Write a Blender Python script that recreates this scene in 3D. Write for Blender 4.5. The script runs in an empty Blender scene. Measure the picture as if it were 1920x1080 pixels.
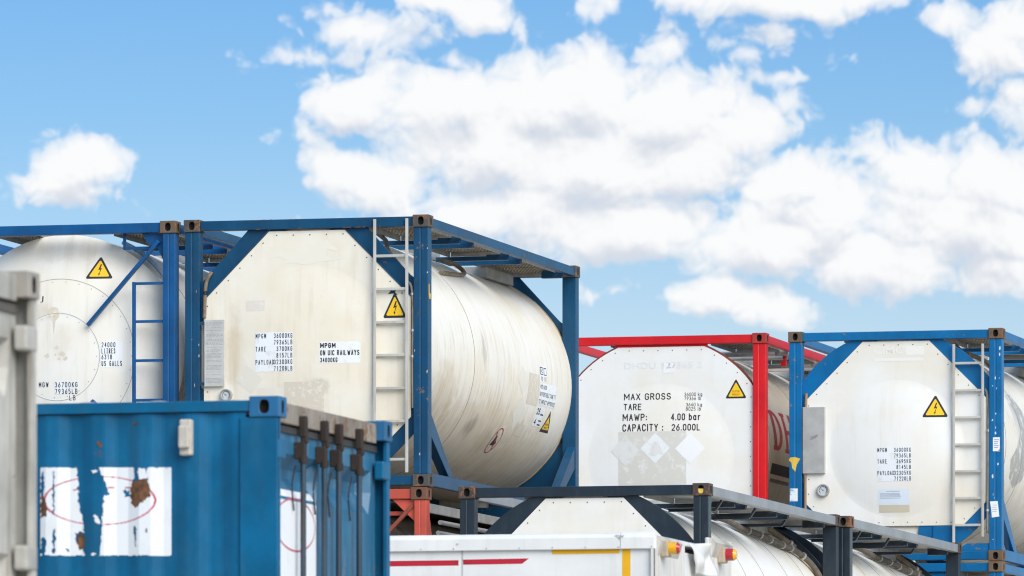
import bpy, bmesh, math, random
from mathutils import Vector, Matrix, noise as mnoise
R_ = math.radians
random.seed(7)
sc = bpy.context.scene
COL = sc.collection
TH = R_(14.3)                       # yaw shared by every container in the yard
W, L, H = 2.438, 6.058, 2.591       # 20 ft container
CAMZ = 1.35

# ------------------------------------------------------------------ camera
cam = bpy.data.cameras.new('camera'); camo = bpy.data.objects.new('camera', cam); COL.objects.link(camo)
camo.location = (0, 0, CAMZ); camo.rotation_euler = (R_(90), 0, 0)
cam.sensor_width = 36.0; cam.lens = 36.0 * 13813 / 1920
cam.shift_y = (1677.8 - 540) / 1920
cam.clip_start = 1.0; cam.clip_end = 6000
cam.dof.use_dof = True; cam.dof.focus_distance = 72.0; cam.dof.aperture_fstop = 8.0
sc.camera = camo
sc.view_settings.view_transform = 'Standard'; sc.view_settings.look = 'None'
sc.view_settings.exposure = 0.42; sc.view_settings.gamma = 1.0
sc.cycles.filter_width = 1.15; sc.cycles.max_bounces = 8; sc.cycles.diffuse_bounces = 4

# ------------------------------------------------------------------ node helpers
class NT:
    def __init__(s, tree): s.t = tree; s.n = tree.nodes; s.l = tree.links
    def new(s, typ, **kw):
        n = s.n.new(typ)
        for k, v in kw.items(): setattr(n, k, v)
        return n
    def put(s, sock, v):
        if hasattr(v, 'is_output') or isinstance(v, bpy.types.NodeSocket): s.l.new(v, sock)
        else: sock.default_value = v
    def math(s, op, a, b=None, c=None, clamp=False):
        n = s.new('ShaderNodeMath', operation=op); n.use_clamp = clamp
        s.put(n.inputs[0], a)
        if b is not None: s.put(n.inputs[1], b)
        if c is not None: s.put(n.inputs[2], c)
        return n.outputs[0]
    def vmath(s, op, a, b=None, c=None):
        n = s.new('ShaderNodeVectorMath', operation=op)
        s.put(n.inputs[0], a)
        if b is not None: s.put(n.inputs[1], b)
        if c is not None: s.put(n.inputs[2], c)
        return n.outputs['Value'] if op in ('LENGTH', 'DOT_PRODUCT') else n.outputs[0]
    def noise(s, vec, scale, detail=4, rough=.55, dim='3D'):
        n = s.new('ShaderNodeTexNoise'); n.noise_dimensions = dim
        s.put(n.inputs['Vector'], vec); n.inputs['Scale'].default_value = scale
        n.inputs['Detail'].default_value = detail; n.inputs['Roughness'].default_value = rough
        return n.outputs['Fac']
    def ramp(s, v, lo, hi, a=0., b=1.):
        n = s.new('ShaderNodeMapRange'); n.interpolation_type = 'SMOOTHSTEP'
        s.put(n.inputs[0], v); n.inputs[1].default_value = lo; n.inputs[2].default_value = hi
        n.inputs[3].default_value = a; n.inputs[4].default_value = b
        return n.outputs[0]
    def mix(s, f, a, b, mode='MIX'):
        n = s.new('ShaderNodeMix'); n.data_type = 'RGBA'; n.blend_type = mode
        s.put(n.inputs[0], f)
        for k, v in ((6, a), (7, b)):
            if isinstance(v, (tuple, list)): v = (*v[:3], 1.0)
            s.put(n.inputs[k], v)
        return n.outputs[2]

# ------------------------------------------------------------------ world: blue sky with cumulus
SUN_EL, SUN_AZ = R_(34), R_(146)    # azimuth measured from +Y towards +X: behind the camera, to the right
def build_world():
    w = bpy.data.worlds.new('World'); sc.world = w; w.use_nodes = True
    t = NT(w.node_tree); t.n.clear()
    out = t.new('ShaderNodeOutputWorld'); bg = t.new('ShaderNodeBackground'); t.l.new(bg.outputs[0], out.inputs[0])
    sky = t.new('ShaderNodeTexSky', sky_type='NISHITA'); sky.sun_disc = False
    sky.sun_elevation = SUN_EL; sky.sun_rotation = SUN_AZ
    sky.air_density = 1.0; sky.dust_density = 0.3; sky.ozone_density = 3.0
    # cloud density as a node group of direction coordinates
    g = bpy.data.node_groups.new('cloud_density', 'ShaderNodeTree')
    g.interface.new_socket('P', in_out='INPUT', socket_type='NodeSocketVector')
    g.interface.new_socket('D', in_out='OUTPUT', socket_type='NodeSocketFloat')
    g.interface.new_socket('S', in_out='OUTPUT', socket_type='NodeSocketFloat')
    q = NT(g); gi = q.new('NodeGroupInput'); go = q.new('NodeGroupOutput')
    P = gi.outputs[0]
    # domain warp
    nz = q.new('ShaderNodeTexNoise'); nz.noise_dimensions = '2D'; q.put(nz.inputs['Vector'], P); nz.inputs['Scale'].default_value = 9
    nz.inputs['Detail'].default_value = 3
    wv = q.vmath('MULTIPLY_ADD', nz.outputs['Color'], (.04, .035, 0), (-.02, -.0175, 0))
    PW = q.vmath('ADD', P, wv)
    acc = None
    for (cx, cy, rx, ry, wt) in CLOUDS:
        a = ((cx - 960) / 1920, (1678 - cy) / 1920); r = (rx / 1920, ry / 1920)
        v = q.vmath('MULTIPLY_ADD', PW, (1 / r[0], 1 / r[1], 0), (-a[0] / r[0], -a[1] / r[1], 0))
        ln = q.vmath('LENGTH', v)
        d = q.math('MULTIPLY_ADD', ln, -wt, wt)
        if acc is None: acc = d
        else:
            acc = q.math('SMOOTH_MAX', acc, d, .12)
    acc = q.math('MAXIMUM', acc, -.9)
    # fine warp, then rounded billows (smooth cells) at three sizes over a soft fractal
    wz = q.new('ShaderNodeTexNoise'); wz.noise_dimensions = '2D'; q.put(wz.inputs['Vector'], PW); wz.inputs['Scale'].default_value = 30; wz.inputs['Detail'].default_value = 4
    PF = q.vmath('ADD', PW, q.vmath('MULTIPLY_ADD', wz.outputs['Color'], (.022, .022, .02), (-.011, -.011, -.01)))
    def billow(scale, sm):
        v = q.new('ShaderNodeTexVoronoi'); v.voronoi_dimensions = '2D'; v.feature = 'SMOOTH_F1'; q.put(v.inputs['Vector'], PF)
        v.inputs['Scale'].default_value = scale; v.inputs['Smoothness'].default_value = sm
        return v.outputs['Distance']
    n1 = q.noise(q.vmath('MULTIPLY', PW, (1, 1.1, 1)), 9, 9, .58, '2D')
    n3 = q.noise(PF, 110, 6, .66, '2D')
    b1 = billow(17, .35); b2 = billow(41, .3); b3 = billow(95, .25)
    soft = q.math('ADD', acc, q.math('MULTIPLY_ADD', n1, .80, -.385))
    soft = q.math('ADD', soft, q.math('MULTIPLY_ADD', b1, -.55, .24))
    d = q.math('ADD', soft, q.math('MULTIPLY_ADD', b2, -.34, .15))
    d = q.math('ADD', d, q.math('MULTIPLY_ADD', b3, -.18, .08))
    d = q.math('ADD', d, q.math('MULTIPLY_ADD', n3, .26, -.13))
    q.l.new(d, go.inputs[0]); q.l.new(soft, go.inputs[1])
    tc = t.new('ShaderNodeTexCoord')
    sep = t.new('ShaderNodeSeparateXYZ'); t.l.new(tc.outputs['Generated'], sep.inputs[0])
    az = t.math('ARCTAN2', sep.outputs[0], sep.outputs[1]); el = t.math('ARCSINE', sep.outputs[2])
    comb = t.new('ShaderNodeCombineXYZ')
    t.put(comb.inputs[0], t.math('MULTIPLY', az, 13813 / 1920)); t.put(comb.inputs[1], t.math('MULTIPLY', el, 13813 / 1920))
    p0 = comb.outputs[0]
    def dens(off):
        n = t.new('ShaderNodeGroup'); n.node_tree = g
        t.put(n.inputs[0], t.vmath('ADD', p0, off)); return n.outputs
    (d0, s0) = dens((0, 0, 0)); (d1, s1) = dens((.0025, .0065, 0)); (d2, s2) = dens((.008, .034, 0))
    alpha = t.math('ADD', t.ramp(d0, -.06, .22, 0, .62), t.ramp(d0, .06, .55, 0, .38))
    lit = t.math('MULTIPLY_ADD', t.math('SUBTRACT', d0, d1), .75, .80)
    lit = t.math('ADD', lit, t.math('MULTIPLY', t.math('SUBTRACT', s0, s2), .50))
    lit = t.math('SUBTRACT', lit, t.ramp(s2, .55, 1.35, 0, .30))
    lit = t.ramp(lit, .12, 1.0)
    ccol = t.mix(lit, CLOUD_DARK, CLOUD_LIGHT)
    # clear sky: the physical sky, toned by elevation
    tone = t.new('ShaderNodeValToRGB'); t.put(tone.inputs[0], t.math('MULTIPLY', el, 1 / R_(36)))
    cr = tone.color_ramp; cr.elements[0].position = .0; cr.elements[0].color = (*SKY_T[0], 1)
    cr.elements[1].position = 1.0; cr.elements[1].color = (*SKY_T[5], 1)
    for pos, c in ((.12, SKY_T[1]), (.167, SKY_T[2]), (.207, SKY_T[3]), (.5, SKY_T[4])):
        e = cr.elements.new(pos); e.color = (*c, 1)
    base = t.mix(1.0, sky.outputs[0], tone.outputs[0], 'MULTIPLY')
    base = t.vmath('SCALE', base); base.node.inputs['Scale'].default_value = 1.0
    t.l.new(t.mix(alpha, base, ccol), bg.inputs[0])
    bg.inputs[1].default_value = SKY_STR
SKY_STR = .1015
SKY_T = [(.86, .90, .98), (.74, .755, .85), (.48, .65, .835), (.36, .575, .82), (1.0, 1.0, 1.0), (2.5, 2.2, 1.7)]
CLOUD_DARK = (5.1, 5.4, 5.95); CLOUD_LIGHT = (7.1, 7.15, 7.2)
CLOUDS = [
 (680, 195, 120, 80, 1), (850, 200, 180, 90, 1.1), (1010, 195, 180, 105, 1.1), (1110, 165, 120, 90, 1), (1250, 215, 160, 100, 1.05), (1370, 255, 110, 65, .9),
 (900, 290, 230, 95, 1.1), (1110, 320, 260, 95, 1.2), (1270, 320, 180, 85, 1), (640, 320, 95, 50, .7), (740, 350, 140, 65, .8), (610, 322, 44, 28, .42),
 (960, 400, 320, 60, .8), (1200, 430, 300, 75, 1.1), (1475, 350, 105, 78, 1), (1555, 400, 170, 95, 1), (1430, 455, 260, 80, 1.1), (1640, 490, 190, 75, 1),
 (1740, 335, 115, 75, .9), (1870, 345, 150, 85, 1), (1840, 430, 200, 90, 1.05), (1710, 415, 140, 85, 1), (1860, 515, 130, 42, .8), (830, 415, 220, 38, .5), (1020, 450, 260, 40, .4),
 (1345, 562, 105, 46, 1.1), (1430, 580, 110, 46, 1.1), (1280, 556, 60, 30, .75), (1165, 543, 50, 22, .36),
 (134, 322, 105, 66, 1.1), (164, 312, 75, 60, 1), (99, 350, 90, 46, .8), (164, 360, 80, 34, .7), (232, 350, 24, 24, .16),
 (1420, 5, 210, 46, 1), (1290, -5, 110, 38, .8), (1620, 0, 100, 34, .7), (1150, 12, 75, 28, .5),
 (700, 65, 140, 50, .48), (560, 115, 110, 26, .36), (905, 25, 70, 52, .55), (830, 5, 110, 28, .55), (650, 118, 80, 34, .40), (840, 120, 60, 24, .36), (1090, 110, 60, 30, .5),
 (1880, 105, 100, 60, .9), (1795, 50, 70, 40, .55), (1915, 50, 70, 70, .8), (1900, 185, 70, 55, .34),
 (1245, 95, 60, 44, .36), (1430, 88, 90, 36, .26), (572, 256, 44, 28, .26), (1625, 285, 70, 38, .3), (1460, 162, 45, 14, .22), (1490, 240, 50, 40, .16), (1830, 220, 60, 18, .2),
 
 (-260, 200, 200, 70, 1), (-480, 420, 240, 80, 1), (2200, 260, 280, 110, 1), (2500, 470, 300, 90, 1), (300, -160, 300, 90, 1), (1100, -260, 380, 120, 1), (1900, -300, 300, 120, 1),
]
build_world()

sd = bpy.data.lights.new('sun', 'SUN'); sd.energy = 2.65; sd.angle = R_(50); sd.color = (1, .95, .87)
so = bpy.data.objects.new('sun', sd); COL.objects.link(so)
sv = Vector((math.sin(SUN_AZ) * math.cos(SUN_EL), math.cos(SUN_AZ) * math.cos(SUN_EL), math.sin(SUN_EL)))
so.rotation_euler = sv.to_track_quat('Z', 'Y').to_euler(); so.location = sv * 200

# ------------------------------------------------------------------ materials
MATS = {}
def base_mat(name):
    m = bpy.data.materials.new(name); m.use_nodes = True
    t = NT(m.node_tree); b = t.n['Principled BSDF']
    return m, t, b
def coords(t):
    tc = t.new('ShaderNodeTexCoord'); oi = t.new('ShaderNodeObjectInfo')
    off = t.vmath('SCALE', (7.3, 3.1, 5.7)); t.l.new(oi.outputs['Random'], off.node.inputs['Scale'])
    return t.vmath('ADD', tc.outputs['Object'], off)
def paint(name, col, rough=.45, var=.14, streak=.18, streak_col=None, rust=.0, rust_col=(.10, .045, .02), edge=.0, bump=.02, spec=.5, fade=0.0, fade_col=(.3, .35, .4)):
    if name in MATS: return MATS[name]
    m, t, b = base_mat(name); P = coords(t)
    n1 = t.noise(P, 2.2, 5, .6)
    c = t.mix(t.ramp(n1, .3, .7), tuple(x * (1 - var) for x in col), tuple(min(1, x * (1 + var)) for x in col))
    if streak:
        st = t.noise(t.vmath('MULTIPLY', P, (14, 14, .9)), 1.0, 5, .65)
        sc_ = streak_col or tuple(x * .55 for x in col)
        c = t.mix(t.math('MULTIPLY', t.ramp(st, .48, .75), streak), c, sc_)
    if fade:
        f = t.noise(t.vmath('MULTIPLY', P, (3, 3, 1.2)), 2.0, 6, .65)
        c = t.mix(t.math('MULTIPLY', t.ramp(f, .45, .72), fade), c, fade_col)
    rg = None
    if rust:
        r1 = t.noise(P, 14, 8, .7); r2 = t.noise(P, 1.7, 3, .5)
        rr = t.math('ADD', r1, t.math('MULTIPLY_ADD', r2, .5, -.25))
        f = t.ramp(rr, .76 - .3 * rust, .80 - .3 * rust)
        rc = t.mix(t.noise(P, 40, 4), rust_col, tuple(min(1, x * 2.6) for x in rust_col))
        c = t.mix(f, c, rc); rg = f
    if edge:
        bv = t.new('ShaderNodeBevel'); bv.samples = 3; bv.inputs[0].default_value = .014
        ge = t.new('ShaderNodeNewGeometry')
        dt = t.vmath('DOT_PRODUCT', bv.outputs[0], ge.outputs['Normal'])
        e = t.math('SUBTRACT', 1.0, dt)
        e = t.math('MULTIPLY', t.ramp(e, .02, .2), t.ramp(t.noise(P, 16, 5, .7), .42, .6))
        c = t.mix(t.math('MULTIPLY', e, edge), c, (.12, .065, .035))
    t.put(b.inputs['Base Color'], c)
    if rg is not None: t.put(b.inputs['Roughness'], t.math('MULTIPLY_ADD', rg, .85 - rough, rough))
    else: t.put(b.inputs['Roughness'], t.math('MULTIPLY_ADD', n1, .2, rough - .1))
    b.inputs['Specular IOR Level'].default_value = spec
    if bump:
        bp = t.new('ShaderNodeBump'); bp.inputs['Strength'].default_value = .35; bp.inputs['Distance'].default_value = bump * .2
        t.put(bp.inputs['Height'], t.noise(P, 6, 4)); t.l.new(bp.outputs[0], b.inputs['Normal'])
    MATS[name] = m; return m
def cladding(name, col, dirt_col=(.42, .33, .22), dirt=.35, round_=False, rough=.42, stains=()):
    """white glass-fibre or steel cladding: broad tonal patches, thin run marks, scuffs"""
    if name in MATS: return MATS[name]
    m, t, b = base_mat(name); P = coords(t)
    big = t.noise(P, .9, 6, .62)
    c = t.mix(t.ramp(big, .35, .68), col, tuple(x * y for x, y in zip(col, (.955, .905, .81))))
    if round_: st = t.noise(t.vmath('MULTIPLY', P, (1.1, 10, 1.1)), 1.6, 7, .66)
    else: st = t.noise(t.vmath('MULTIPLY', P, (11, 1, .9)), 1.0, 6, .62)
    msk = t.noise(P, 1.3, 3, .5)
    f = t.math('MULTIPLY', t.ramp(st, .47, .74), t.ramp(msk, .34, .60))
    c = t.mix(t.math('MULTIPLY', f, dirt), c, dirt_col)
    # wide tan grime clouds
    gr = t.math('MULTIPLY', t.ramp(t.noise(t.vmath('ADD', P, (3.3, 1.7, 9.1)), .75, 7, .66), .46, .72), t.ramp(st, .3, .7, .45, 1.0))
    c = t.mix(t.math('MULTIPLY', gr, dirt * .95), c, tuple(x * y for x, y in zip(col, (.80, .69, .52))))
    # spills and smears, each with a place and outline of its own
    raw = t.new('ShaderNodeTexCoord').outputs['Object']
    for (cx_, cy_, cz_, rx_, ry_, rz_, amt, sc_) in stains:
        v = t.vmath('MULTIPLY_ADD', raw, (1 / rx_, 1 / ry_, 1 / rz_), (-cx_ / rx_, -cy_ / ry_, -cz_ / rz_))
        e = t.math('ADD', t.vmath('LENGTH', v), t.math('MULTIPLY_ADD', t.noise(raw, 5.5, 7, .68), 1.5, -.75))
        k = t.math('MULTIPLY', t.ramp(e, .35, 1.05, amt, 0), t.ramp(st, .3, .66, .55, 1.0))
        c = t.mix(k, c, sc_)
    # scuffs
    sp = t.math('MULTIPLY', t.ramp(t.noise(P, 19, 8, .74), .60, .74), t.ramp(t.noise(P, 2.3, 3), .48, .66))
    c = t.mix(t.math('MULTIPLY', sp, dirt * 1.1), c, (.26, .24, .2))
    t.put(b.inputs['Base Color'], c)
    t.put(b.inputs['Roughness'], t.math('MULTIPLY_ADD', st, .3, rough - .1))
    bp = t.new('ShaderNodeBump'); bp.inputs['Strength'].default_value = .25; bp.inputs['Distance'].default_value = .012
    t.put(bp.inputs['Height'], t.noise(P, 1.6, 3)); t.l.new(bp.outputs[0], b.inputs['Normal'])
    MATS[name] = m; return m
def plain(name, col, rough=.6, metal=0., var=.12, scale=8):
    if name in MATS: return MATS[name]
    m, t, b = base_mat(name); P = coords(t)
    n = t.noise(P, scale, 5, .6)
    t.put(b.inputs['Base Color'], t.mix(t.ramp(n, .3, .7), tuple(x * (1 - var) for x in col), tuple(min(1, x * (1 + var)) for x in col)))
    b.inputs['Roughness'].default_value = rough; b.inputs['Metallic'].default_value = metal
    MATS[name] = m; return m
def sheet(name, col, worn=(.6, .55, .45), amt=.3, scale=14, rough=.5):
    """printed foil: patches rubbed through"""
    if name in MATS: return MATS[name]
    m, t, b = base_mat(name); P = coords(t)
    n = t.noise(P, scale, 6, .7)
    t.put(b.inputs['Base Color'], t.mix(t.math('MULTIPLY', t.ramp(n, .5, .66), amt), col, worn))
    b.inputs['Roughness'].default_value = rough
    MATS[name] = m; return m
def grating(name, col):
    if name in MATS: return MATS[name]
    m, t, b = base_mat(name); P = coords(t)
    w = t.new('ShaderNodeTexWave'); w.wave_type = 'BANDS'; w.bands_direction = 'X'; w.inputs['Scale'].default_value = 9.0
    w.inputs['Distortion'].default_value = .0; t.put(w.inputs['Vector'], P)
    w2 = t.new('ShaderNodeTexWave'); w2.wave_type = 'BANDS'; w2.bands_direction = 'Y'; w2.inputs['Scale'].default_value = 5.0
    t.put(w2.inputs['Vector'], P)
    k = t.math('MULTIPLY', t.ramp(w.outputs['Fac'], .25, .5), t.ramp(w2.outputs['Fac'], .06, .2))
    c = t.mix(k, tuple(x * .28 for x in col), col)
    c = t.mix(t.math('MULTIPLY', t.ramp(t.noise(P, 3, 5), .45, .7), .5), c, (.13, .085, .045))
    t.put(b.inputs['Base Color'], c); b.inputs['Roughness'].default_value = .6; b.inputs['Metallic'].default_value = .0
    MATS[name] = m; return m
def lens(name, col):
    if name in MATS: return MATS[name]
    m, t, b = base_mat(name); P = coords(t)
    t.put(b.inputs['Base Color'], t.mix(t.noise(P, 30, 3), tuple(x * .8 for x in col), col))
    b.inputs['Roughness'].default_value = .15; b.inputs['Coat Weight'].default_value = .6
    b.inputs['Subsurface Weight'].default_value = .0
    MATS[name] = m; return m

DARK = plain('hollow_dark', (.012, .011, .010), .9)
RUSTM = plain('rust', (.16, .065, .025), .9, 0, .5, 22)
ALU = plain('aluminium', (.52, .51, .49), .42, .55, .12)
ALUD = plain('dull_aluminium', (.38, .37, .35), .5, .3, .15)
LADM = paint('ladder_grey', (.50, .485, .445), .5, .12, .45, (.33, .27, .2), .0, bump=0)
INK = plain('ink_navy', (.02, .03, .06), .6)
INKB = plain('ink_black', (.018, .018, .02), .6)
FOIL = sheet('white_foil', (.82, .84, .86), (.66, .63, .56), .5)
YEL = sheet('yellow_foil', (.93, .56, .008), (.85, .52, .06), .3, 30)
HOSE = plain('hose_rubber', (.20, .155, .105), .7, 0, .3, 12)
CONDUIT = plain('conduit_grey', (.22, .21, .19), .6, 0, .2)
BOLT = plain('bolt_steel', (.16, .13, .10), .6, .4)

# ------------------------------------------------------------------ mesh helpers
class MB:
    def __init__(s): s.v = []; s.f = []; s.m = []
    def add(s, vs, fs, mi=0):
        o = len(s.v); s.v += [tuple(v) for v in vs]
        for f in fs: s.f.append(tuple(i + o for i in f)); s.m.append(mi)
    def box(s, x0, x1, y0, y1, z0, z1, mi=0):
        vs = [(x, y, z) for z in (z0, z1) for y in (y0, y1) for x in (x0, x1)]
        s.add(vs, [(0, 2, 3, 1), (4, 5, 7, 6), (0, 1, 5, 4), (2, 6, 7, 3), (0, 4, 6, 2), (1, 3, 7, 5)], mi)
    def bar(s, a, b, w, h, up=(0, 0, 1), mi=0):
        a, b = Vector(a), Vector(b); d = (b - a).normalized(); u = Vector(up)
        sd_ = d.cross(u)
        if sd_.length < 1e-4: sd_ = d.cross(Vector((0, 1, 0)))
        sd_.normalize(); u = sd_.cross(d)
        vs = [p + sd_ * (i * w / 2) + u * (j * h / 2) for p in (a, b) for j in (-1, 1) for i in (-1, 1)]
        s.add(vs, [(0, 1, 3, 2), (4, 6, 7, 5), (0, 4, 5, 1), (2, 3, 7, 6), (0, 2, 6, 4), (1, 5, 7, 3)], mi)
    def tube(s, pts, r, n=10, mi=0):
        pts = [Vector(p) for p in pts]; rows = []; up = Vector((0, 0, 1))
        for i, p in enumerate(pts):
            d = (pts[min(i + 1, len(pts) - 1)] - pts[max(i - 1, 0)]).normalized()
            a = d.cross(up)
            if a.length < .05: a = d.cross(Vector((1, 0, 0)))
            a.normalize(); b = d.cross(a).normalized()
            rows.append([p + (a * math.cos(k * 2 * math.pi / n) + b * math.sin(k * 2 * math.pi / n)) * r for k in range(n)])
        vs = [v for row in rows for v in row]; fs = []
        for i in range(len(rows) - 1):
            for k in range(n):
                k2 = (k + 1) % n; fs.append((i * n + k, i * n + k2, (i + 1) * n + k2, (i + 1) * n + k))
        fs.append(tuple(range(n))[::-1]); fs.append(tuple((len(rows) - 1) * n + k for k in range(n)))
        s.add(vs, fs, mi)
    def prism_y(s, poly, y0, y1, mi=0):
        n = len(poly); vs = [(x, y0, z) for x, z in poly] + [(x, y1, z) for x, z in poly]
        fs = [tuple(range(n)), tuple(range(2 * n - 1, n - 1, -1))] + [(i, i + n, (i + 1) % n + n, (i + 1) % n) for i in range(n)]
        s.add(vs, fs, mi)
    def prism_x(s, poly, x0, x1, mi=0):
        n = len(poly); vs = [(x0, y, z) for y, z in poly] + [(x1, y, z) for y, z in poly]
        fs = [tuple(range(n)), tuple(range(2 * n - 1, n - 1, -1))] + [(i, i + n, (i + 1) % n + n, (i + 1) % n) for i in range(n)]
        s.add(vs, fs, mi)
    def build(s, name, mats, parent=None, bevel=0, smooth=False, recalc=True, weld=True):
        me = bpy.data.meshes.new(name); me.from_pydata(s.v, [], s.f); me.update()
        for m in (mats if isinstance(mats, (list, tuple)) else [mats]): me.materials.append(m)
        me.polygons.foreach_set('material_index', s.m)
        bm = bmesh.new(); bm.from_mesh(me)
        if weld: bmesh.ops.remove_doubles(bm, verts=bm.verts, dist=1e-5)
        if recalc: bmesh.ops.recalc_face_normals(bm, faces=bm.faces)
        bm.to_mesh(me); bm.free()
        if smooth:
            me.polygons.foreach_set('use_smooth', [True] * len(me.polygons))
            me.set_sharp_from_angle(angle=R_(35))
        o = bpy.data.objects.new(name, me); COL.objects.link(o)
        if parent: o.parent = parent
        if bevel:
            md = o.modifiers.new('edge', 'BEVEL'); md.width = bevel; md.segments = 2; md.limit_method = 'ANGLE'; md.angle_limit = R_(35)
        return o
def empty(name, loc, rz, label, cat, group=None):
    o = bpy.data.objects.new(name, None); COL.objects.link(o)
    o.location = loc; o.rotation_euler = (0, 0, rz); o['label'] = label; o['category'] = cat
    if group: o['group'] = group
    return o
def spline(pts, n=8):
    pts = [Vector(p) for p in pts]; out = []
    P = [pts[0]] + pts + [pts[-1]]
    for i in range(1, len(P) - 2):
        for k in range(n):
            t = k / n; a, b, c, d = P[i - 1], P[i], P[i + 1], P[i + 2]
            out.append(.5 * ((2 * b) + (c - a) * t + (2 * a - 5 * b + 4 * c - d) * t * t + (3 * b - a - 3 * c + d) * t ** 3))
    out.append(pts[-1]); return out
def inherit_copy(o, parent=None):
    c = o.copy(); COL.objects.link(c)
    if parent: c.parent = parent
    for ch in list(o.children): inherit_copy(ch, c)
    return c

# ---- lettering and decals -------------------------------------------------
_tc = {}
def glyphs(s, bold=False):
    k = (s, bold)
    if k not in _tc:
        cu = bpy.data.curves.new('lettering', 'FONT'); cu.body = s; cu.size = 1; cu.resolution_u = 3
        if bold: cu.offset = .018 if bold is True else bold
        o = bpy.data.objects.new('lettering', cu); COL.objects.link(o)
        dg = bpy.context.evaluated_depsgraph_get(); me = bpy.data.meshes.new_from_object(o.evaluated_get(dg))
        vs = [(v.co.x, v.co.y) for v in me.vertices]; fs = [tuple(p.vertices) for p in me.polygons]
        bpy.data.objects.remove(o); bpy.data.curves.remove(cu); bpy.data.meshes.remove(me)
        _tc[k] = (vs, fs)
    return _tc[k]
def _arc(cx, cy, rx, ry, a0, a1, n=8):
    return [(cx + rx * math.cos(R_(a0 + (a1 - a0) * k / n)), cy + ry * math.sin(R_(a0 + (a1 - a0) * k / n))) for k in range(n + 1)]
STROKES = {
 '0': [_arc(.5, .72, .5, .28, 0, 180) + _arc(.5, .28, .5, .28, 180, 360) + [(1, .72)]],
 '1': [[(.34, .84), (.56, 1), (.56, 0)]],
 '2': [_arc(.5, .72, .5, .28, 165, -30) + [(0, 0), (1, 0)]],
 '3': [_arc(.48, .76, .46, .24, 155, -90) + _arc(.5, .27, .5, .27, 90, -155)],
 '4': [[(.72, 0), (.72, 1), (0, .3), (1, .3)]],
 '5': [[(.92, 1), (.12, 1), (.06, .56)] + _arc(.48, .32, .5, .32, 130, -150)],
 '6': [[(.75, 1), (.1, .5)] + _arc(.5, .3, .5, .3, 150, 510, 14)],
 '7': [[(0, 1), (1, 1), (.35, 0)]],
 '8': [_arc(.5, .76, .42, .24, -90, 270, 14), _arc(.5, .27, .5, .27, 90, 450, 14)],
 '9': [[(.25, 0), (.9, .5)] + _arc(.5, .7, .5, .3, -30, 330, 14)],
 'A': [[(0, 0), (.5, 1), (1, 0)], [(.18, .34), (.82, .34)]],
 'B': [[(0, 0), (0, 1)] + _arc(.5, .76, .44, .24, 90, -90) + [(0, .52)], [(.5, .52)] + _arc(.5, .26, .5, .26, 90, -90) + [(0, 0)]],
 'C': [_arc(.5, .72, .5, .28, 10, 180) + _arc(.5, .28, .5, .28, 180, 350)],
 'D': [[(0, 0), (0, 1), (.45, 1)] + _arc(.45, .68, .55, .32, 90, 0) + _arc(.45, .32, .55, .32, 0, -90) + [(0, 0)]],
 'E': [[(.95, 1), (0, 1), (0, 0), (.95, 0)], [(0, .52), (.8, .52)]],
 'G': [_arc(.5, .72, .5, .28, 15, 180) + _arc(.5, .28, .5, .28, 180, 360) + [(1, .46), (.55, .46)]],
 'H': [[(0, 0), (0, 1)], [(1, 0), (1, 1)], [(0, .52), (1, .52)]],
 'I': [[(.5, 0), (.5, 1)]], 'J': [[(.9, 1), (.9, .28)] + _arc(.45, .28, .45, .28, 0, -170)],
 'K': [[(0, 0), (0, 1)], [(.95, 1), (0, .42)], [(.3, .6), (1, 0)]], 'L': [[(0, 1), (0, 0), (.9, 0)]],
 'M': [[(0, 0), (0, 1), (.5, .3), (1, 1), (1, 0)]], 'N': [[(0, 0), (0, 1), (1, 0), (1, 1)]],
 'O': [_arc(.5, .7, .5, .3, 0, 180) + _arc(.5, .3, .5, .3, 180, 360) + [(1, .7)]],
 'P': [[(0, 0), (0, 1), (.5, 1)] + _arc(.5, .74, .48, .26, 90, -90) + [(0, .48)]],
 'R': [[(0, 0), (0, 1), (.5, 1)] + _arc(.5, .75, .46, .25, 90, -90) + [(0, .5)], [(.55, .5), (1, 0)]],
 'S': [_arc(.5, .75, .46, .25, 20, 270) + _arc(.5, .26, .5, .26, 90, -160)],
 'T': [[(0, 1), (1, 1)], [(.5, 1), (.5, 0)]], 'U': [[(0, 1), (0, .3)] + _arc(.5, .3, .5, .3, 180, 360) + [(1, 1)]],
 'V': [[(0, 1), (.5, 0), (1, 1)]], 'W': [[(0, 1), (.25, 0), (.5, .75), (.75, 0), (1, 1)]], 'X': [[(0, 0), (1, 1)], [(0, 1), (1, 0)]],
 'Y': [[(0, 1), (.5, .48), (1, 1)], [(.5, .48), (.5, 0)]], '/': [[(0, 0), (1, 1)]], '.': [[(.4, .0), (.4, .07)]], ':': [[(.4, .05), (.4, .14)], [(.4, .55), (.4, .64)]],
 'k': [[(0, 0), (0, 1)], [(.85, .68), (0, .26)], [(.3, .42), (.95, 0)]], 'l': [[(.5, 0), (.5, 1)]],
 'g': [_arc(.45, .35, .45, .35, 40, 400, 12), [(.95, .7), (.95, -.05)] + _arc(.5, -.05, .45, .22, 0, -160, 6)],
 'b': [[(.05, 0), (.05, 1)], _arc(.5, .35, .45, .35, -160, 160, 12)], 'a': [_arc(.45, .35, .45, .35, 20, 340, 12), [(.93, .7), (.93, 0)]],
 'r': [[(.15, 0), (.15, .7)], _arc(.6, .35, .45, .33, 170, 70, 5)],
}
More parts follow.
